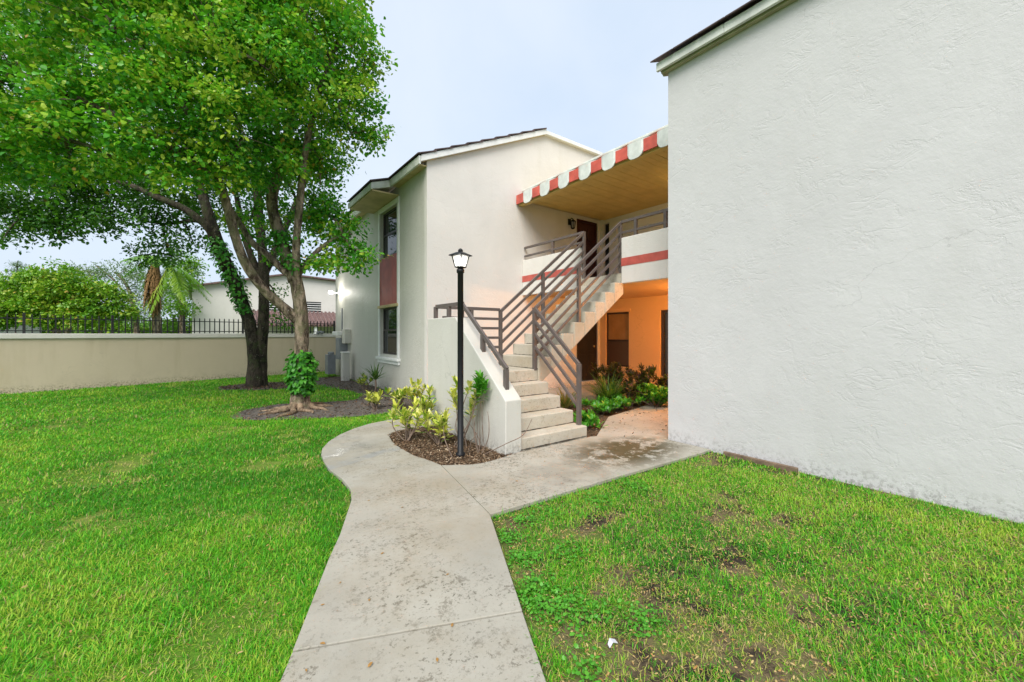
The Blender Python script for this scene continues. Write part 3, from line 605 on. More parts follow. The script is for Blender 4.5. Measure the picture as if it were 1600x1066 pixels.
# ------------------------------------------------------------------ UTILITY CLUSTER at the far corner
ub = thing('meter_box', 'grey electric meter cabinet with conduit on the far end of the side wall', 'meter box', (SX, 14.3, 0))
m = MB(); m.box(SX-.24, SX-.002, 13.9, 14.45, .62, 1.32); c_ = m.build('cabinet', M['utility'], ub, .01)
m = MB(); m.box(SX-.252, SX-.241, 13.94, 14.41, .66, 1.28); m.build('cabinet_door', M['utility'], c_, .004)
m = MB(); m.tube([(SX-.1, 14.15, -.05), (SX-.1, 14.15, .62)], [.03, .03], 8); m.build('conduit', M['utility'], ub)
m = MB(); m.tube([(SX-.1, 14.2, 1.32), (SX-.1, 14.2, 2.3)], [.025, .025], 8); m.build('conduit', M['utility'], ub)
m = MB(); m.box(SX-.45, SX-.2, 14.6, 15.0, .1, .75); m.lathe([(.1, 0), (.1, .08), (.08, .1)], (SX-.33, 14.7, .75), 14); m.build('lower_cabinet', M['utility'], ub, .01)
up_ = thing('utility_pedestal', 'cream stucco pier beside the meter cabinet', 'pedestal', (3.45, 13.2, 0))
m = MB(); m.box(3.36, 3.56, 13.05, 13.3, -.03, .87); m.build('pier', M['wall_stair'], up_, .012); m = MB(); m.box(3.345, 3.575, 13.035, 13.315, .872, .90); m.build('cap', M['trim'], up_, .006)
wb_ = thing('cable_box', 'white box above the meter cabinet at the wall end', 'utility box', (SX, 14.2, 1.45))
m = MB(); m.box(SX-.34, SX-.002, 13.85, 14.5, 1.40, 1.53); m.build('housing', M['trim'], wb_, .015); m = MB(); m.box(SX-.20, SX-.002, 13.5, 13.85, 1.15, 1.6); m.build('junction_box', M['wall_stair'], wb_, .01)

# ------------------------------------------------------------------ BOUNDARY WALL AND IRON FENCE
FA = Vector((-3.91, 15.14, 0)); FD = (Vector((4.0, 17.0, 0))-FA).normalized(); FN = Vector((-FD.y, FD.x, 0))
def fpt(t, n, z): p = FA+FD*t+FN*n; return (p.x, p.y, z)
def fbox(m, t0, t1, n0, n1, z0, z1):
    m.faces([fpt(t0, n0, z0), fpt(t1, n0, z0), fpt(t1, n1, z0), fpt(t0, n1, z0), fpt(t0, n0, z1), fpt(t1, n0, z1), fpt(t1, n1, z1), fpt(t0, n1, z1)], [(0,3,2,1),(4,5,6,7),(0,1,5,4),(1,2,6,5),(2,3,7,6),(3,0,4,7)]); return m
bw = thing('boundary_wall', 'long beige stucco boundary wall behind the lawn', 'wall', fpt(4, 0, 0))
m = MB(); fbox(m, -8, 11, 0, .2, -.05, 1.33); m.build('wall_panel', M['wall_fence'], bw, .01)
m = MB(); fbox(m, -8, 11, -.035, .235, 1.332, 1.46); m.build('wall_cap', M['wall_cream'], bw, .012)
fe = thing('iron_fence', 'black iron picket fence on top of the beige boundary wall', 'fence', fpt(4, .1, 1.46))
for z in (1.53, 1.84): m = MB(); m.bar(fpt(-8, .1, z), fpt(11, .1, z), .03, .025); m.build('fence_rail', M['iron'], fe)
pm = MB(); pm.box(-.012, .012, -.012, .012, 1.47, 1.93); pm.faces([(-.009, -.009, 1.93), (.009, -.009, 1.93), (.009, .009, 1.93), (-.009, .009, 1.93), (0, 0, 1.955)], [(0, 1, 4), (1, 2, 4), (2, 3, 4), (3, 0, 4)])
p0 = pm.build('fence_picket', M['iron'], fe); qm = MB(); qm.box(-.026, .026, -.026, .026, 1.455, 1.97); q0 = qm.build('fence_post', M['iron'], fe, .003)
t = -5.0; k = 0; first = {}
while t < 10.6:
    src = q0 if k % 12 == 5 else p0
    if src.name in first: o = src.copy(); COL.objects.link(o); o.parent = fe
    else: o = src; first[src.name] = 1
    p = FA+FD*t+FN*.1; o.location = Vector((p.x, p.y, 0))-Vector(fe.location); o.rotation_euler = (0, 0, math.atan2(FD.y, FD.x)); t += .131; k += 1
sp = thing('security_light', 'small twin light on the boundary wall near the side wall', 'spotlight', fpt(7.6, .02, 1.46))
m = MB(); fbox(m, 7.5, 7.6, -.02, .06, 1.462, 1.50); m.build('base', M['utility'], sp)
m = MB(); m.tube([fpt(7.53, -.02, 1.52), fpt(7.5, -.14, 1.5)], [.035, .06], 10); m.build('lamp_head', M['utility'], sp); m = MB(); m.tube([fpt(7.6, -.02, 1.52), fpt(7.66, -.14, 1.5)], [.035, .06], 10); m.build('lamp_head', M['utility'], sp)

# ------------------------------------------------------------------ HOUSES beyond the wall
hb = thing('house', 'white house with red roof edge beyond the boundary wall', 'house', (5, 32, 0))
m = MB(); wall_grid(m, 1, 32, -.63, 14, -.05, 4.4, [(5.55, 6.75, 2.95, 3.75), (3.3, 4.1, 2.95, 3.75)], .25)
for t in (32, 32.25): m.poly([(-.63, t, 4.4), (14, t, 4.4), (14, t, 5.0), (4.5, t, 5.5)])
solidify_merge(m.build('wall', M['wall_cream'], hb)); m = MB(); m.box(-.63, -.4, 32.26, 44, -.05, 4.4); m.build('wall', M['wall_cream'], hb)
m = MB(); m.prism([(-.95, 4.28), (4.5, 5.52), (4.5, 5.62), (-.95, 4.38)], 1, 31.7, 44); m.build('roof', M['tile_brown'], hb)
m = MB(); m.prism([(4.5, 5.52), (14.2, 5.0), (14.2, 5.1), (4.5, 5.62)], 1, 31.7, 44); m.build('roof', M['tile_brown'], hb)
for (a, b) in ((5.55, 6.75), (3.3, 4.1)):
    m = MB(); m.box(a, b, 32.1, 32.12, 2.95, 3.75); w = m.build('window', M['glass'], hb)
    for q in range(5): mm = MB(); mm.box(a, b, 32.05, 32.08, 2.98+q*.16, 2.98+q*.16+.05); mm.build('louvre', M['trim'], w)
    mm = MB(); mm.box(a-.06, b+.06, 31.95, 31.998, 2.85, 2.94); mm.build('sill', M['trim'], w)
pr_ = MB(); pr_.prism([(30.0, 2.05), (31.98, 3.0), (31.98, 2.9), (30.0, 1.95)], 0, 2.5, 13.5); rf = pr_.build('porch_roof', M['tile_brown'], hb)
for q in range(42):
    m = MB(); x = 2.6+q*.26; m.tube([(x, 29.95, 2.06), (x, 31.97, 3.03)], [.075, .075], 6); m.build('barrel_tile', M['tile_brown'], rf)
for x in (3, 6, 9, 12): m = MB(); m.box(x-.12, x+.12, 30.1, 30.3, -.05, 1.98); m.build('porch_post', M['trim'], hb)
lb = thing('house', 'low pale building far left beyond the fence', 'house', (-16, 34, 0))
m = MB(); m.box(-24, -9, 34, 42, -.05, 2.6); m.build('wall', M['wall_cream'], lb)
m = MB(); m.prism([(33.6, 2.6), (38, 3.6), (42.4, 2.6)], 0, -24.4, -8.6); m.build('roof', M['tile_brown'], lb)
for x in (-22, -19, -16, -13, -11): m = MB(); m.box(x, x+1.2, 33.95, 33.99, .9, 2.1); m.build('window', M['glass'], lb)

# ------------------------------------------------------------------ TREES
def tree(name, label, base, limbs, blobs, dens, per, spread, L, W, bark, leaf, seed, twig_n=90, tint=(.45, .2), rare=.01, roots=None, sides=12, wob=.05, shell=.35, twr=.02):
    t = thing(name, label, 'tree', base); mb = MB(); nodes = []; main = None
    for i, (pts, rad) in enumerate(limbs):
        p, r = spline(pts, rad, 6); m = MB(); m.tube(p, r, sides, True, wob)
        if i == 0: main = m.build('trunk', bark, t)
        else: m.build('limb', bark, t)
        nodes += p[3:]
    cl, ce = crown_points(blobs, dens, seed, shell)
    V, F, ti = crown_leaves(cl, per, spread, L, W, seed+1, tint[0], tint[1], rare)
    cr = np_mesh('crown', V, F, leaf, t, ti)
    g_ = np.random.default_rng(seed+2); idx = g_.choice(len(cl), min(twig_n, len(cl)), replace=False); m = MB(); cents = [np.array(b[0]) for b in blobs]
    allN = list(nodes); order = sorted(cents, key=lambda c: min((Vector(c)-n).length for n in nodes))
    for c in order:
        n = min(allN, key=lambda q: (q-Vector(c)).length); c = Vector(c); Lg = (c-n).length
        if Lg > .3:
            mid = n.lerp(c, .55)+Vector((0, 0, .1*Lg)); pts, rad = spline([n, mid, c], [min(.055, .02+.012*Lg)*twr/.02, .025*twr/.02, .012*twr/.02], 4); m.tube(pts, rad, 6, False); allN += pts[1:]
    twigs(m, allN, cl[idx], twr*.6, seed); tag(m.build('twigs', bark, t), kind='stuff'); return t
def B(lst, sq_=.85): return [((P(x, y, d)), (r, r, r*sq_)) for x, y, d, r in lst]
front_limbs = [
 ([P(470, 644, 7.86), P(468, 600, 7.86), P(470, 560, 7.86), P(472, 520, 7.86), P(468, 470, 7.86), P(461, 432, 7.86)], [.21, .14, .122, .124, .122, .115]),
 ([P(461, 440, 7.86), P(437, 366, 7.9), P(425, 311, 7.9), P(445, 236, 7.8), P(460, 150, 7.7), P(473, 59, 7.6), P(480, -60, 7.5)], [.12, .105, .10, .09, .08, .065, .04]),
 ([P(463, 440, 7.86), P(463, 382, 7.7), P(469, 311, 7.6), P(478, 232, 7.5), P(500, 140, 7.6), P(530, 60, 7.8)], [.09, .07, .065, .055, .045, .03]),
 ([P(466, 500, 7.86), P(440, 478, 7.7), P(415, 455, 7.5), P(388, 420, 7.3), P(370, 378, 7.1), P(347, 295, 6.9), P(330, 262, 6.8), P(300, 190, 6.5), P(250, 110, 6.2)], [.11, .09, .082, .08, .075, .07, .062, .05, .035]),
 ([P(462, 436, 7.86), P(440, 420, 7.8), P(420, 400, 7.8), P(395, 380, 7.8), P(372, 345, 7.9), P(345, 300, 8)], [.08, .065, .06, .055, .05, .035]),
 ([P(465, 430, 7.86), P(490, 398, 8), P(520, 375, 8.1), P(550, 365, 8.2)], [.06, .045, .035, .02]),
 ([P(335, 272, 6.8), P(280, 240, 6.4), P(200, 190, 6.1), P(110, 150, 6.0), P(20, 110, 6.2)], [.06, .055, .05, .04, .025])]
front_blobs = B([(60, 120, 6.2, 1.2), (180, 50, 6.2, 1.3), (170, 195, 6.0, .85), (290, 180, 6.3, .9), (330, 70, 6.4, 1.2), (420, 110, 6.8, 1.0), (385, 215, 6.6, .7), (270, 245, 6.1, .55), (90, 215, 6.1, .6), (350, 262, 6.6, .4),
 (500, 70, 7.4, 1.0), (525, 160, 7.6, .75), (552, 60, 7.8, .55), (480, 210, 7.6, .6), (550, 210, 7.8, .42), (410, 300, 9.2, .55), (470, 350, 8.9, .4), (510, 250, 8.4, .42), (440, 270, 8.8, .6), (390, 350, 9.4, .45), (515, 320, 8.6, .3), (572, 398, 8.0, .2), (505, 412, 7.9, .26), (540, 365, 8.1, .3), (300, 270, 7, .4), (200, 262, 6.6, .45), (110, 258, 6.6, .45), (20, 235, 6.6, .6), (555, 130, 7.9, .4), (450, 10, 7.5, 1.2), (560, -40, 8, .6), (430, 250, 7.4, .5), (500, 250, 8.1, .4), (575, 205, 7.9, .25),
 (525, 345, 8.2, .45), (500, 290, 8.2, .36), (548, 392, 8.2, .28), (495, 395, 8., .33), (495, 335, 8.4, .42), (560, 410, 8.2, .16), (520, 400, 8.2, .25), (440, 395, 8.1, .3),
 (300, -90, 6.6, 1.5), (100, -70, 6.4, 1.4), (440, -120, 7.5, 1.4), (-90, 90, 6.6, 1.4), (-110, 230, 7, 1.0), (-20, 170, 6.3, .8), (220, -20, 8, 1.6), (380, 0, 8.5, 1.5)])
tree('shade_tree', 'nearer shade tree with mottled trunk and bright green leaves over the lawn', (1.47, 8.72, 0), front_limbs, front_blobs, 66, 66, .15, .078, .046, M['bark'], M['leaf'], 21, 260, (.64, .28), .006, shell=.55)
ft = [o for o in COL.objects if o.name == 'shade_tree'][0]
# surface roots, ivy sleeve
g_ = random.Random(4)
for a in range(9):
    an = a*.7+g_.uniform(-.2, .2); L = g_.uniform(.5, 1.1); pts = [Vector((1.47, 8.72, .22))]; c = Vector((math.cos(an), math.sin(an), 0))
    for q in (.25, .5, .75, 1): pts.append(Vector((1.47, 8.72, 0))+c*L*q+Vector((g_.uniform(-.08, .08), g_.uniform(-.08, .08), .07*(1-q)-.015+.02*(q < .8))))
    p, r = spline(pts, [.08, .055, .04, .03, .015], 4); m = MB(); m.tube(p, r, 8, True, .1); m.build('root', M['root'], ft)
def sleeve(parent, path, n, thick, L, seed, mat, name='ivy'):
    g = np.random.default_rng(seed); path = np.array([p[:] for p in path]); k = g.random(n)*(len(path)-1); i = k.astype(int); f = (k-i)[:, None]
    c = path[i]*(1-f)+path[np.minimum(i+1, len(path)-1)]*f; an = g.random(n)*6.283; o = np.stack([np.cos(an), np.sin(an), g.normal(size=n)*.1], 1)
    bul = .6+.4*np.sin(np.clip(k/(len(path)-1), 0, 1)*3.14)
    c = c+o*(thick*bul*(.62+.3*g.random(n)+.35*np.abs(np.sin(an*2.3+k*5))*g.random(n)))[:, None]; d = o*.6+np.stack([g.normal(size=n)*.5, g.normal(size=n)*.5, -.7+.3*g.normal(size=n)], 1); V, F = leaf_arrays(c, d, o+[0, 0, .5]+g.normal(size=(n, 3))*.35, L*(.7+.6*g.random(n)), L*.7*(.7+.5*g.random(n)))
    return np_mesh(name, V, F, mat, parent, np.repeat(np.clip(g.normal(.55, .25, n), 0, 1), 6))
sleeve(ft, [P(472, 612, 7.86), P(471, 580, 7.86), P(471, 548, 7.86)], 900, .23, .10, 5, M['ivy'])
sleeve(ft, [P(461, 425, 7.8), P(448, 385, 7.8), P(437, 360, 7.8)], 260, .17, .09, 6, M['ivy'])
rear_limbs = [
 ([P(398, 608, 11.2), P(398, 560, 11.2), P(391, 510, 11.2), P(370, 450, 11.2), P(348, 400, 11.1), P(332, 355, 11), P(315, 300, 11), P(290, 220, 11.2)], [.25, .17, .155, .16, .16, .14, .11, .07]),
 ([P(405, 608, 11.3), P(408, 550, 11.3), P(412, 490, 11.3), P(412, 420, 11.4), P(405, 340, 11.5), P(400, 250, 11.7), P(410, 160, 12)], [.22, .145, .135, .13, .12, .10, .06]),
 ([P(340, 388, 11.1), P(325, 356, 10.9), P(290, 328, 10.8), P(252, 311, 10.7), P(190, 285, 10.7), P(120, 270, 10.8)], [.13, .10, .09, .08, .06, .035]),
 ([P(412, 430, 11.4), P(440, 370, 11.8), P(470, 300, 12.1), P(500, 230, 12.4)], [.11, .09, .07, .04]),
 ([P(330, 350, 11), P(300, 345, 11.4), P(260, 350, 11.8), P(220, 345, 12)], [.07, .05, .04, .02]),
 ([P(410, 440, 11.4), P(385, 380, 11.6), P(372, 320, 11.8), P(360, 250, 12)], [.10, .085, .07, .04])]
rear_blobs = B([(30, 330, 11, .9), (100, 310, 11.2, .95), (180, 310, 11.4, .9), (250, 320, 11.6, .75), (60, 355, 10.8, .55), (150, 350, 11, .5), (260, 385, 12, .5), (225, 400, 12.5, .35), (320, 330, 11.8, .7), (60, 290, 11, 1.2), (170, 265, 11.5, 1.3), (280, 280, 11.5, 1.0), (30, 345, 10.6, .5), (110, 345, 11, .55), (170, 335, 11.2, .5), (235, 345, 11.5, .55), (300, 375, 11.8, .5), (270, 400, 12.5, .35), (380, 330, 12, .6), (430, 385, 12.4, .55), (400, 260, 12, 1.0), (500, 250, 12.6, .7), (490, 330, 12.8, .6),
 (300, 180, 12, 1.7), (150, 150, 12, 1.8), (0, 200, 11.5, 1.7), (450, 150, 12.6, 1.6), (-80, 310, 11, 1.0), (200, 0, 12, 2.3), (400, 0, 12.6, 2.1), (0, 0, 12, 2.3), (430, 460, 12.6, .3), (440, 500, 12.6, .2), (-120, 380, 10.5, .6), (5, 375, 10, .2)])
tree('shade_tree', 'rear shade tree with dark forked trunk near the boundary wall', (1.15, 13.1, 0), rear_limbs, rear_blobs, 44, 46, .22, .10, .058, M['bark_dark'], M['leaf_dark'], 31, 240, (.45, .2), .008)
rt = [o for o in COL.objects if o.name.startswith('shade_tree')][-1]
sleeve(rt, [P(384, 490, 11.1), P(370, 450, 11.1), P(348, 400, 11), P(335, 370, 11)], 750, .24, .10, 8, M['ivy'])
# background trees
tree('round_tree', 'round lime-green tree behind the iron fence at far left', P(95, 568, 20.2), [([P(95, 568, 20), P(92, 530, 20), P(80, 495, 20), P(70, 460, 20)], [.2, .17, .13, .06]), ([P(94, 545, 20), P(115, 500, 20), P(140, 470, 20)], [.13, .1, .05]), ([P(150, 565, 20.5), P(155, 525, 20.5), P(165, 490, 20.5)], [.13, .1, .05])],
 B([(40, 458, 20, 1.1), (100, 448, 20, 1.2), (155, 465, 20.3, 1.0), (10, 485, 20, .9), (190, 487, 20.5, .55), (-40, 470, 20, 1.3), (70, 485, 19.6, .9), (130, 490, 19.8, .8), (60, 437, 20, .5), (-60, 500, 20, 1.)]), 95, 40, .2, .16, .08, M['bark'], M['leaf_lime'], 41, 70, (.5, .3), .02, sides=8)
tree('feathery_tree', 'pale feathery tree rising behind the round lime tree', P(200, 556, 27), [([P(215, 556, 27), P(212, 500, 27), P(200, 450, 27), P(180, 425, 27)], [.2, .16, .1, .05]), ([P(210, 480, 27), P(180, 440, 27), P(150, 415, 27)], [.08, .06, .03])],
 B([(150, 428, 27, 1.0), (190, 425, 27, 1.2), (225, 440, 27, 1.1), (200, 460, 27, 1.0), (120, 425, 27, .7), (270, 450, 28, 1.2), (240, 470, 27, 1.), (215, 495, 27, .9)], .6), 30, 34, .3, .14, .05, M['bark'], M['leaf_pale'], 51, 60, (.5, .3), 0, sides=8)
tree('round_tree', 'dark green tree to the right of the palm in front of the white house', P(285, 559, 25), [([P(285, 559, 25), P(285, 500, 25), P(280, 450, 25)], [.2, .15, .06])], B([(285, 440, 25, 1.0), (270, 475, 25, .9), (295, 480, 25, .6), (265, 500, 25, .7), (300, 420, 26, .8), (285, 405, 25, .7)]), 40, 34, .26, .16, .07, M['bark'], M['leaf_lime'], 61, 30, (.3, .2), .01, sides=8)
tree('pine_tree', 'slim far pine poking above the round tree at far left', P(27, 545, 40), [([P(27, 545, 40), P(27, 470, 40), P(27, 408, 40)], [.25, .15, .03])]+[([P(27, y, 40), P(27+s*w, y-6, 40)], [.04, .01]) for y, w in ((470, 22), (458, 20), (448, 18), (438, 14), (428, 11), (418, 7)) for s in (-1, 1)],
 [(P(27+s*w, y-4, 40), (.45, .45, .22)) for y, w in ((470, 14), (458, 13), (448, 11), (438, 9), (428, 7), (418, 4)) for s in (-1, 1)], 60, 20, .2, .22, .03, M['bark_dark'], M['leaf_pale'], 71, 20, (.2, .2), 0, sides=6)
# palm with dead skirt
pt = thing('palm_tree', 'tall palm with brown dead-frond skirt between the green trees', 'tree', P(245, 564, 22))
m = MB(); p, r = spline([P(246, 564, 22), P(244, 480, 22), P(243, 400, 22)], [.22, .19, .16], 6); m.tube(p, r, 10, True, .05); m.build('trunk', M['bark'], pt)
def fronds(parent, name, c, n, L, mat, lift, droop, seed, tint, lw=.035, ll=.55):
    g = np.random.default_rng(seed); Vs = []; Fs = []; Ts = []; off = 0
    for k in range(n):
        an = k*2.4+g.normal()*.2; lf = g.uniform(*lift); dr = g.uniform(*droop); q = 60; tt = np.linspace(.15, 1, q); dh = np.array([math.cos(an), math.sin(an), 0.]); LL = L*g.uniform(.8, 1.1)
        ctr = np.array(c)[None]+dh[None]*(LL*(math.cos(lf)*tt+.2*dr*tt*tt))[:, None]+np.array([0, 0, 1.])[None]*(LL*(math.sin(lf)*tt-dr*tt*tt*.8))[:, None]
        sd = np.array([-dh[1], dh[0], 0]); cc = np.concatenate([ctr, ctr]); d = np.concatenate([np.repeat(sd[None], q, 0), np.repeat(-sd[None], q, 0)])*.8+dh*.4+np.array([0, 0, -.7])+g.normal(size=(2*q, 3))*.1
        V, F = leaf_arrays(cc, d, np.repeat((dh*.3+[0, 0, 1])[None], 2*q, 0), np.full(2*q, ll*LL/1.8)*np.tile(np.sin(np.linspace(.5, 3., q)), 2)+.05, np.full(2*q, lw)); Vs.append(V); Fs.append(F+off); off += len(V); Ts.append(np.full(len(V), np.clip(g.normal(tint, .15), 0, 1)))
    return np_mesh(name, np.concatenate(Vs), np.concatenate(Fs), mat, parent, np.concatenate(Ts))
fronds(pt, 'fronds', P(243, 402, 22), 10, 1.35, M['leaf_lime'], (-.5, .5), (.8, 1.3), 3, .3, .03); fronds(pt, 'drooping_fronds', P(266, 410, 22.2), 9, 1.9, M['leaf_lime'], (-1.1, -.3), (.7, 1.1), 13, .6, .03)
fronds(pt, 'dead_frond_skirt', P(241, 402, 21.7), 20, 2.5, M['skirt'], (-1.56, -1.42), (.08, .2), 23, .5, .05, .3)
hg = B([(x, 516+random.uniform(-4, 4), 30+random.uniform(-1, 1), .95) for x in range(-160, 330, 22)], 1.)
cl_, ce_ = crown_points(hg, 55, 77); V, F, ti = crown_leaves(cl_, 26, .28, .2, .1, 78, .4, .25, 0); tag(np_mesh('far_hedge', V, F, M['leaf_lime'], None, ti), 'distant green hedge seen through the iron fence', 'hedge', kind='stuff')

# ------------------------------------------------------------------ SHRUBS
def shrub(name, label, base, stems, L, W, mat, seed, whorl=14, tint=(.6, .25), group=None, cat='shrub', twig=.007):
    """stems: list of tip offsets (dx,dy,dz); leaves in whorls near the tips"""
    g = np.random.default_rng(seed); t = thing(name, label, cat, base, group); mb = MB(); C = []; D = []
    for (dx, dy, dz) in stems:
        b = Vector(base)+Vector((g.normal()*.03, g.normal()*.03, -.01)); tip = Vector(base)+Vector((dx, dy, dz)); mid = b.lerp(tip, .5)+Vector((g.normal()*.04, g.normal()*.04, .03)); p, r = spline([b, mid, tip], [twig*1.5, twig, twig*.5], 5); mb.tube(p, r, 6, False)
        ax = (tip-mid).normalized()
        for q in range(whorl):
            f = (q/whorl)**.6; an = q*2.4; pos = tip-ax*(.16*(1-f)); side = Vector((math.cos(an), math.sin(an), 0)); C.append(pos[:]); D.append((side*(1.1-.75*f)+Vector((0, 0, .15+.7*f))+Vector(g.normal(size=3))*.2)[:])
    mb.build('stems', M['twig'], t); C = np.array(C); D = np.array(D); n = len(C); V, F = leaf_arrays(C, D, np.tile([0, 0, 1.], (n, 1))+g.normal(size=(n, 3))*.25, L*(.7+.5*g.random(n)), W*(.7+.5*g.random(n)), .15)
    np_mesh('foliage', V, F, mat, t, np.repeat(np.clip(g.normal(tint[0], tint[1], n), 0, 1), 6)); return t
def rs(n, rad, h, seed, lo=.5):
    g = random.Random(seed); return [(g.uniform(-rad, rad), g.uniform(-rad, rad), h*g.uniform(lo, 1)) for _ in range(n)]
VG = 'yellow variegated shrubs around the stairs'
shrub('variegated_shrub', 'leggy yellow variegated shrub at the left rim of the lamp bed', (2.17, 5.2, .02), rs(9, .17, .5, 1), .125, .045, M['variegated'], 1, 16, group=VG)
shrub('variegated_shrub', 'low bushy yellow variegated shrub left of the lamp post', (2.42, 4.8, .02), rs(11, .17, .42, 2), .125, .045, M['variegated'], 2, 16, group=VG)
shrub('variegated_shrub', 'tall thin yellow variegated shrub just behind the lamp post', (2.58, 4.55, .02), [(-.08, .05, .68), (.1, -.1, .78), (.13, -.18, .62), (-.02, .05, .55), (.16, -.22, .72), (.0, .1, .8), (.1, -.12, .5)], .125, .045, M['variegated'], 3, 18, group=VG)
shrub('variegated_shrub', 'yellow variegated shrub against the left face of the stair wall', (2.62, 5.62, .02), rs(7, .12, .62, 4), .125, .045, M['variegated'], 4, 15, group=VG)
shrub('variegated_shrub', 'yellow variegated shrub at the left end of the row under the window', (2.62, 7.9, .01), rs(8, .16, .28, 5), .125, .045, M['variegated'], 5, 16, group=VG)
shrub('variegated_shrub', 'greenish variegated shrub in the middle of the row under the window', (2.98, 7.65, .01), rs(10, .22, .36, 6), .125, .045, M['variegated'], 6, 16, (.4, .25), group=VG)
shrub('variegated_shrub', 'bright variegated shrub at the right end of the row beside the stair wall', (3.25, 7.35, .01), rs(10, .17, .52, 7), .125, .045, M['variegated'], 7, 16, (.7, .2), group=VG)
shrub('variegated_shrub', 'small variegated shrub below the spiky plant by the grey wall', (3.3, 10.6, .01), rs(8, .22, .42, 8), .125, .045, M['variegated'], 8, 14, (.35, .2), group=VG)
shrub('green_shrub', 'glossy green leaf cluster against the stair wall right of the lamp post', (2.70, 4.28, .02), [(.0, .0, .86), (.04, .03, .92), (.0, -.06, .88), (.03, -.04, .80), (.02, .08, .84), (0, .02, .77), (.03, -.09, .82)], .10, .042, M['ivy'], 9, 18, (.75, .2), twig=.003)
bt = thing('bare_shrub', 'bare leafless stems rising beside the stair wall', 'shrub', (2.62, 4.1, .02)); g_ = random.Random(8)
for pts in ([(2.62, 4.15, 0), (2.6, 4.22, .25), (2.66, 4.30, .45)], [(2.62, 4.12, 0), (2.68, 4.05, .2), (2.69, 4.04, .38), (2.71, 4.1, .52)], [(2.6, 4.1, 0), (2.68, 3.9, .12), (2.76, 3.78, .2), (2.95, 3.72, .28), (3.12, 3.76, .44)], [(2.5, 4.2, 0), (2.45, 4.05, .2), (2.5, 4.0, .32)], [(2.3, 4.2, 0), (2.25, 4.3, .2), (2.3, 4.45, .34)], [(2.55, 4.4, 0), (2.5, 4.5, .3), (2.56, 4.5, .5)], [(2.64, 4.18, 0), (2.7, 4.3, .18), (2.6, 4.5, .42)]):
    p, r = spline(pts, [.007]+[.0055]*(len(pts)-2)+[.003], 6); m = MB(); m.tube(p, r, 6); m.build('stem', M['twig'], bt)
def strap_plant(name, label, base, n, L, W, mat, seed, lift=(.4, 1.4), droop=(.2, .8), tint=(.45, .2), stem=0, cat='plant'):
    g = np.random.default_rng(seed); t = thing(name, label, cat, base); an = g.random(n)*6.283; d = np.stack([np.cos(an), np.sin(an), an*0], 1); c = np.array(base[:])[None]+[0, 0, stem]+d*.02+g.normal(size=(n, 3))*[.03, .03, .03*(stem > 0)]
    V, F, k = strap_arrays(c, d, L*(.6+.5*g.random(n)), np.full(n, W)*(.8+.4*g.random(n)), g.uniform(*lift, n), g.uniform(*droop, n)); np_mesh('leaves', V, F, mat, t, np.repeat(np.clip(g.normal(tint[0], tint[1], n), 0, 1), k))
    if stem: m = MB(); m.tube([base, Vector(base)+Vector((.01, .01, stem*.5)), Vector(base)+Vector((0, 0, stem))], [.025, .022, .02], 8); m.build('stem', M['twig'], t)
    return t
strap_plant('spiky_plant', 'spiky dracaena on a thin stem under the ground-floor window', Vector((3.30, 9.9, .01)), 55, .5, .03, M['strap'], 1, (.1, 1.4), (.05, .35), (.3, .2), .38)
strap_plant('grassy_plant', 'arching strap-leaf plant left of the dark shrubs in the courtyard', Vector((6.5, 5.4, .01)), 300, .95, .03, M['strap'], 2, (.7, 1.5), (.25, .8), (.4, .2), .0)
strap_plant('grassy_plant', 'small strap-leaf plant behind the stair rail in the courtyard', Vector((5.6, 5.75, .01)), 60, .6, .03, M['strap'], 12, (.6, 1.4), (.2, .7), (.75, .2), .0)
shrub('maroon_shrub', 'tall maroon shrub behind the strap-leaf plant below the porch window', (7.0, 5.85, .01), rs(26, .3, .76, 21), .14, .05, M['maroon'], 21, 16, (.4, .3))
shrub('maroon_shrub', 'dark maroon shrub in the middle of the courtyard bed', (7.2, 5.2, .01), rs(46, .42, .72, 22), .13, .05, M['maroon'], 22, 15, (.35, .3))
shrub('maroon_shrub', 'low maroon shrub between strap-leaf plant and green bush', (6.75, 5.1, .01), rs(20, .2, .45, 23), .13, .045, M['maroon'], 23, 15, (.55, .3))
shrub('green_shrub', 'bright green leafy bush beside the courtyard path', (7.05, 4.72, .01), rs(40, .36, .40, 24, .3), .13, .06, M['ivy'], 24, 15, (.7, .25))
shrub('green_shrub', 'low green clump left of the courtyard path', (5.7, 4.95, .01), rs(26, .36, .2, 25, .3), .12, .045, M['ivy'], 25, 12, (.65, .25))
shrub('green_shrub', 'low green clump between strap-leaf plant and courtyard path', (6.25, 4.95, .01), rs(24, .3, .22, 27, .3), .12, .045, M['ivy'], 27, 12, (.55, .25))
shrub('green_shrub', 'small green tuft beside the bottom stair', (4.62, 4.32, .01), rs(16, .16, .18, 26, .3), .13, .045, M['ivy'], 26, 12, (.75, .2))

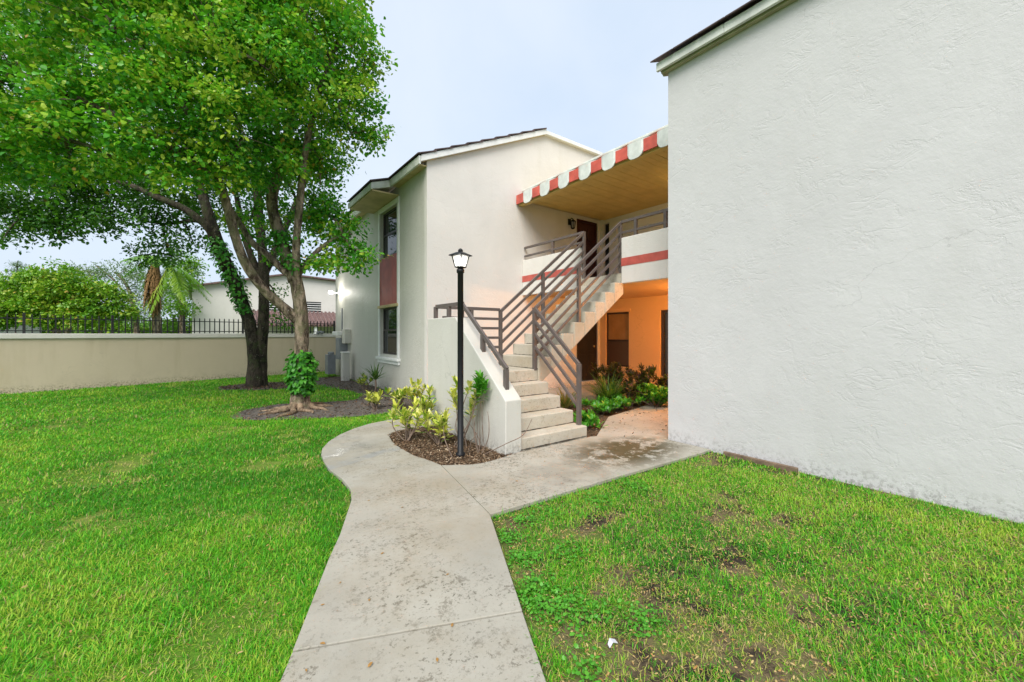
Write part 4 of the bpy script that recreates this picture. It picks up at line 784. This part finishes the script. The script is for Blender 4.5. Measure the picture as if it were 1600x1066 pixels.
# ------------------------------------------------------------------ LAWN, MULCH CHIPS, FALLEN LEAVES
def lawn(name, label, regions, seed, bare):
    g = np.random.default_rng(seed); Vs = []; Fs = []; Ts = []; off = 0
    for (r0, r1, dens, wid, ln) in ((0, 2.6, 21000, .0038, .043), (2.6, 5, 9500, .0052, .046), (5, 9, 3400, .0085, .05), (9, 19, 950, .016, .058)):
        x0, x1, y0, y1 = regions['box']; n = int(max(0,1)*(min(x1, r1)-max(x0, -r1))*(min(y1, r1)-max(y0, -r1))*dens)
        x = g.uniform(max(x0, -r1), min(x1, r1), n); y = g.uniform(max(y0, -r1), min(y1, r1), n); rr = np.hypot(x, y); fw = (.6*x+.8*y); lat = np.abs(.8*x-.6*y)
        ok = (rr >= r0) & (rr < r1) & (fw > .25) & (lat < fw*1.75+1.2)
        ok &= inpoly(x, y, regions['in'])
        for q in regions['out']: ok &= ~inpoly(x, y, q)
        jx = x+.22*(vnoise(x, y, .25, 21)-.5)+g.normal(0, .05, n); jy = y+.22*(vnoise(x, y, .25, 22)-.5)+g.normal(0, .05, n)
        for q in (RING1, RING2): ok &= ~inpoly(jx, jy, q)
        x = x[ok]; y = y[ok]
        if len(x) < 5: continue
        p1 = vnoise(x, y, .55, 3); p2 = vnoise(x, y, .16, 4); p3 = vnoise(x, y, 1.6, 5); mott = p1*.5+p2*.3+p3*.35
        thin = np.clip((bare+regions.get('grad', 0)*np.clip(1-(x-.45*y-.35)/1.5, 0, 1)-mott)*5, 0, 1)
        for (cx, cy, cr) in regions['patch']: thin = np.maximum(thin, np.clip(1.15-np.hypot(x+.3*(vnoise(x, y, .22, 51)-.5)-cx, (y+.3*(vnoise(x, y, .22, 52)-.5)-cy)*1.25)/cr/1.15+(p2-.5)*1.5+(vnoise(x, y, .06, 53)-.5)*1.1, 0, 1))
        keep = g.random(len(x)) > thin*.82; x = x[keep]; y = y[keep]; th = thin[keep]; mott = mott[keep]; p3 = p3[keep]; n = len(x)
        an = g.random(n)*6.283; d = np.stack([np.cos(an), np.sin(an), an*0], 1); c = np.stack([x, y, np.full(n, .0)], 1)
        cz = vnoise(x, y, .09, 8); L = ln*(.45+.7*g.random(n)+.55*cz)*(1-.4*th); lift = np.clip(g.normal(.85, .35, n), .1, 1.5); V, F, k = strap_arrays(c, d, L, wid*(.7+.6*g.random(n)), lift, g.uniform(.1, .6, n), 2)
        ti = np.clip(.45+.5*(p3-.5)+.35*(vnoise(x, y, .3, 31)-.5)+g.normal(0, .2, n), 0, .78); st_ = g.random(n) < (regions['straw']+.6*th+.35*np.clip((.42-mott)*4, 0, 1)); ti[st_] = g.uniform(.72, 1, st_.sum())
        Vs.append(V); Fs.append(F+off); off += len(V); Ts.append(np.repeat(ti, k))
    for line, side in regions['edges']:                       # longer blades hanging over the slab edges
        for (ax, ay), (bx, by) in zip(line, line[1:]):
            Ls = math.hypot(bx-ax, by-ay); n = int(Ls*150); t = g.random(n); nx, ny = -(by-ay)/Ls*side, (bx-ax)/Ls*side; cl = vnoise(ax+(bx-ax)*t, ay+(by-ay)*t, .12, 41); k_ = g.random(n) < cl*1.3; t = t[k_]; cl = cl[k_]; n = len(t)
            o_ = g.uniform(-.035, .005, n); c = np.stack([ax+(bx-ax)*t+nx*o_, ay+(by-ay)*t+ny*o_, np.zeros(n)], 1); d = np.stack([nx+g.normal(size=n)*.6, ny+g.normal(size=n)*.6, np.zeros(n)], 1)
            V, F, k = strap_arrays(c, d, .04+.06*cl*g.random(n)+.02*g.random(n), np.full(n, .0048), g.uniform(.7, 1.35, n), g.uniform(.2, .8, n), 2); ti = np.clip(g.normal(.5, .2, n), 0, .9); Vs.append(V); Fs.append(F+off); off += len(V); Ts.append(np.repeat(ti, k))
    return tag(np_mesh(name, np.concatenate(Vs), np.concatenate(Fs), M['grass'], None, np.concatenate(Ts)), label, 'grass', kind='stuff')
OUT = [inset(q, .03) for q in SLABS]+[BED_LAMP]
pL = [(-20, -3), (-.4, -.2), (.31, 2.03), (.76, 3.05), (1.05, 3.87), (1.04, 4.6), (1.3, 5.8), (2.0, 6.55), (3.1, 6.75), (3.72, 7.2), (3.72, 16.9), (-3.91, 15.1), (-14, 12.8)]
lawn('lawn_grass', 'bright green mown lawn left of the path under the trees', {'box': (-16, 3.8, -2, 17), 'in': pL, 'edges': [([(-.2, .94), (.31, 2.05), (.50, 2.48), (.62, 2.75), (.76, 3.04), (1.0, 3.62), (1.06, 3.87), (1.07, 4.2), (1.04, 4.54), (1.05, 4.85), (1.09, 5.19), (1.16, 5.46), (1.30, 5.76), (1.51, 6.06), (1.77, 6.32), (2.07, 6.52), (2.44, 6.62)], -1)], 'out': OUT, 'straw': .085, 'patch': [(-.72, 4.3, .3), (.08, 2.4, .22), (.6, 5.2, .3), (-.1, 1.9, .12), (.9, 6.9, .25), (.3, 7.5, .3)]}, 91, .36)
pR = [(.35, -1), (1.12, 1.24), (1.80, 2.64), (3.34, 2.6), (4.72, 2.53), (4.96, 2.53), (4.96, -2.5), (.2, -2.5)]
lawn('lawn_grass', 'patchy straw-flecked lawn between the path and the white wall', {'box': (.2, 5, -2.4, 2.7), 'in': pR, 'edges': [([(.7, .4), (1.30, 1.64), (1.79, 2.67), (3.34, 2.62), (4.9, 2.55)], 1)], 'out': OUT, 'straw': .16, 'grad': .2, 'patch': [(1.22, 1.36, .1), (1.36, 1.66, .08), (1.5, 1.95, .07), (1.62, 2.25, .07), (1.2, 1.15, .14), (2.5, .8, .2), (1.8, 1.6, .14), (2.0, 2.2, .12), (3.0, 2.0, .14), (1.32, 1.33, .28), (1.5, 1.12, .2), (3.32, 1.45, .32), (4.55, 2.4, .22), (1.28, 1.62, .14), (2.1, 1.4, .24), (2.3, 2.1, .22), (1.85, 2.48, .17), (1.9, .9, .28), (2.7, 1.2, .15)]}, 92, .42)
def weeds(name, label, centres, seed):
    g = np.random.default_rng(seed); C = []
    for (x, y, rad, n) in centres: C.append(np.stack([x+g.normal(size=n)*rad, y+g.normal(size=n)*rad, .012+.03*g.random(n)], 1))
    C = np.concatenate(C); ok = inpoly(C[:, 0], C[:, 1], pR); C = C[ok]; n = len(C); V, F = leaf_arrays(C, g.normal(size=(n, 3))*[1, 1, .2]+[0, 0, .15], np.tile([0, 0, 1.], (n, 1))+g.normal(size=(n, 3))*.3, .022*(.6+.8*g.random(n)), .016*(.6+.8*g.random(n)), .1)
    return tag(np_mesh(name, V, F, M['ivy'], None, np.repeat(np.clip(g.normal(.85, .15, n), 0, 1), 6)), label, 'weeds', kind='stuff')
def chips(name, label, poly, n, L, mat, seed, z=.02, tint=(.5, .3), cat='mulch', parent=None):
    g = np.random.default_rng(seed); a = np.array(poly); x = g.uniform(a[:, 0].min(), a[:, 0].max(), n*3); y = g.uniform(a[:, 1].min(), a[:, 1].max(), n*3); ok = inpoly(x, y, poly); x = x[ok][:n]; y = y[ok][:n]; n = len(x)
    c = np.stack([x, y, z+g.random(n)*.018], 1); d = g.normal(size=(n, 3))*[1, 1, .22]; V, F = leaf_arrays(c, d, np.tile([0, 0, 1.], (n, 1))+g.normal(size=(n, 3))*.3, L*(.4+1.1*g.random(n)), L*.42*(.5+.8*g.random(n)), .1)
    return tag(np_mesh(name, V, F, mat, None, np.repeat(np.clip(g.normal(tint[0], tint[1], n), 0, 1), 6)), label, cat, kind='stuff')
chips('mulch_chips', 'brown mulch and dry leaves in the lamp bed', BED_LAMP, 7500, .032, M['chip'], 1, .022)
chips('mulch_chips', 'leaf litter over the grey soil around the nearer tree', RING1, 3500, .045, M['chip'], 2, .014, (.25, .25)); chips('mulch_chips', 'leaf litter around the rear tree', RING2, 1500, .06, M['chip'], 3, .014, (.3, .25))
chips('mulch_chips', 'bark mulch in the courtyard bed', COURT, 5000, .045, M['chip'], 4, .014, (.45, .3))
weeds('weeds', 'small round-leaved weeds along the right edge of the path', [(1.42, 1.62, .06, 160), (1.5, 1.78, .07, 200), (1.62, 2.05, .06, 140), (1.7, 2.3, .06, 140), (1.55, 1.5, .08, 220), (1.3, 1.2, .05, 90), (1.75, 1.25, .07, 150), (1.9, 1.9, .07, 120), (2.2, 2.45, .08, 140), (2.7, 2.4, .08, 140), (3.2, 2.35, .1, 160), (1.95, 2.45, .05, 120)], 5)
chips('lawn_litter', 'straw and dead leaf bits on the right lawn', [(.6, .3), (1.12, 1.24), (1.80, 2.62), (4.7, 2.5), (4.9, .2), (2.4, -.6)], 9000, .017, M['dryleaf'], 9, .008, (.9, .3), 'litter'); chips('lawn_litter', 'dead leaf bits on the left lawn', [(-3, 1), (.25, 2), (.7, 3.05), (1, 3.9), (1, 5), (1.6, 6.5), (-4, 9)], 1600, .02, M['dryleaf'], 10, .012, (.8, .25), 'litter')
g_ = random.Random(17); gl_ = 'dry leaves fallen on the path'
lv = MB(); lv.faces([(0, 0, 0), (.016, -.011, .004), (.034, -.009, .006), (.05, 0, .002), (.034, .009, .007), (.016, .011, .005)], [(0, 1, 2, 3, 4, 5)])
for i, (x, y) in enumerate([(.48, 2.3), (.62, 2.45), (.34, 1.9), (.42, 2.02), (.9, 2.6), (.7, 2.2), (1.3, 3.2), (.55, 1.75), (.95, 1.75), (1.1, 3.5), (2.4, 3.1), (1.5, 4.2), (1.15, 2.15), (.8, 1.6), (3.0, 3.4), (.3, 1.7)]):
    o = lv.build('fallen_leaf', M['dryleaf']) if i == 0 else lf0.copy()
    if i == 0: lf0 = o; at = o.data.attributes.new('tint', 'FLOAT', 'POINT'); at.data.foreach_set('value', [.6]*6)
    else: COL.objects.link(o)
    o.location = (x, y, .041); o.rotation_euler = (g_.uniform(-.1, .1), g_.uniform(-.1, .1), g_.uniform(0, 6.28)); s = g_.uniform(.35, .65); o.scale = (s, s, s); tag(o, 'small dry brown leaf fallen on the concrete path', 'leaf', gl_)
m = MB(); m.faces([(0, 0, .02), (.05, .01, .035), (.09, -.005, .02), (.095, .03, .03), (.05, .045, .05), (.01, .03, .03)], [(0, 1, 4, 5), (1, 2, 3, 4)]); o = m.build('litter_scrap', M['scrap']); o.location = (1.47, 1.22, .012); o.scale = (.6, .6, .6); tag(o, 'crumpled white plastic scrap on the bare patch of the right lawn', 'litter')
m = MB(); m.bar((4.93, 2.38, .03), (4.92, 1.62, .03), .04, .06); tag(m.build('wooden_edging', M['wood'], None, .006), 'weathered wooden edging board at the foot of the white wall', 'board')
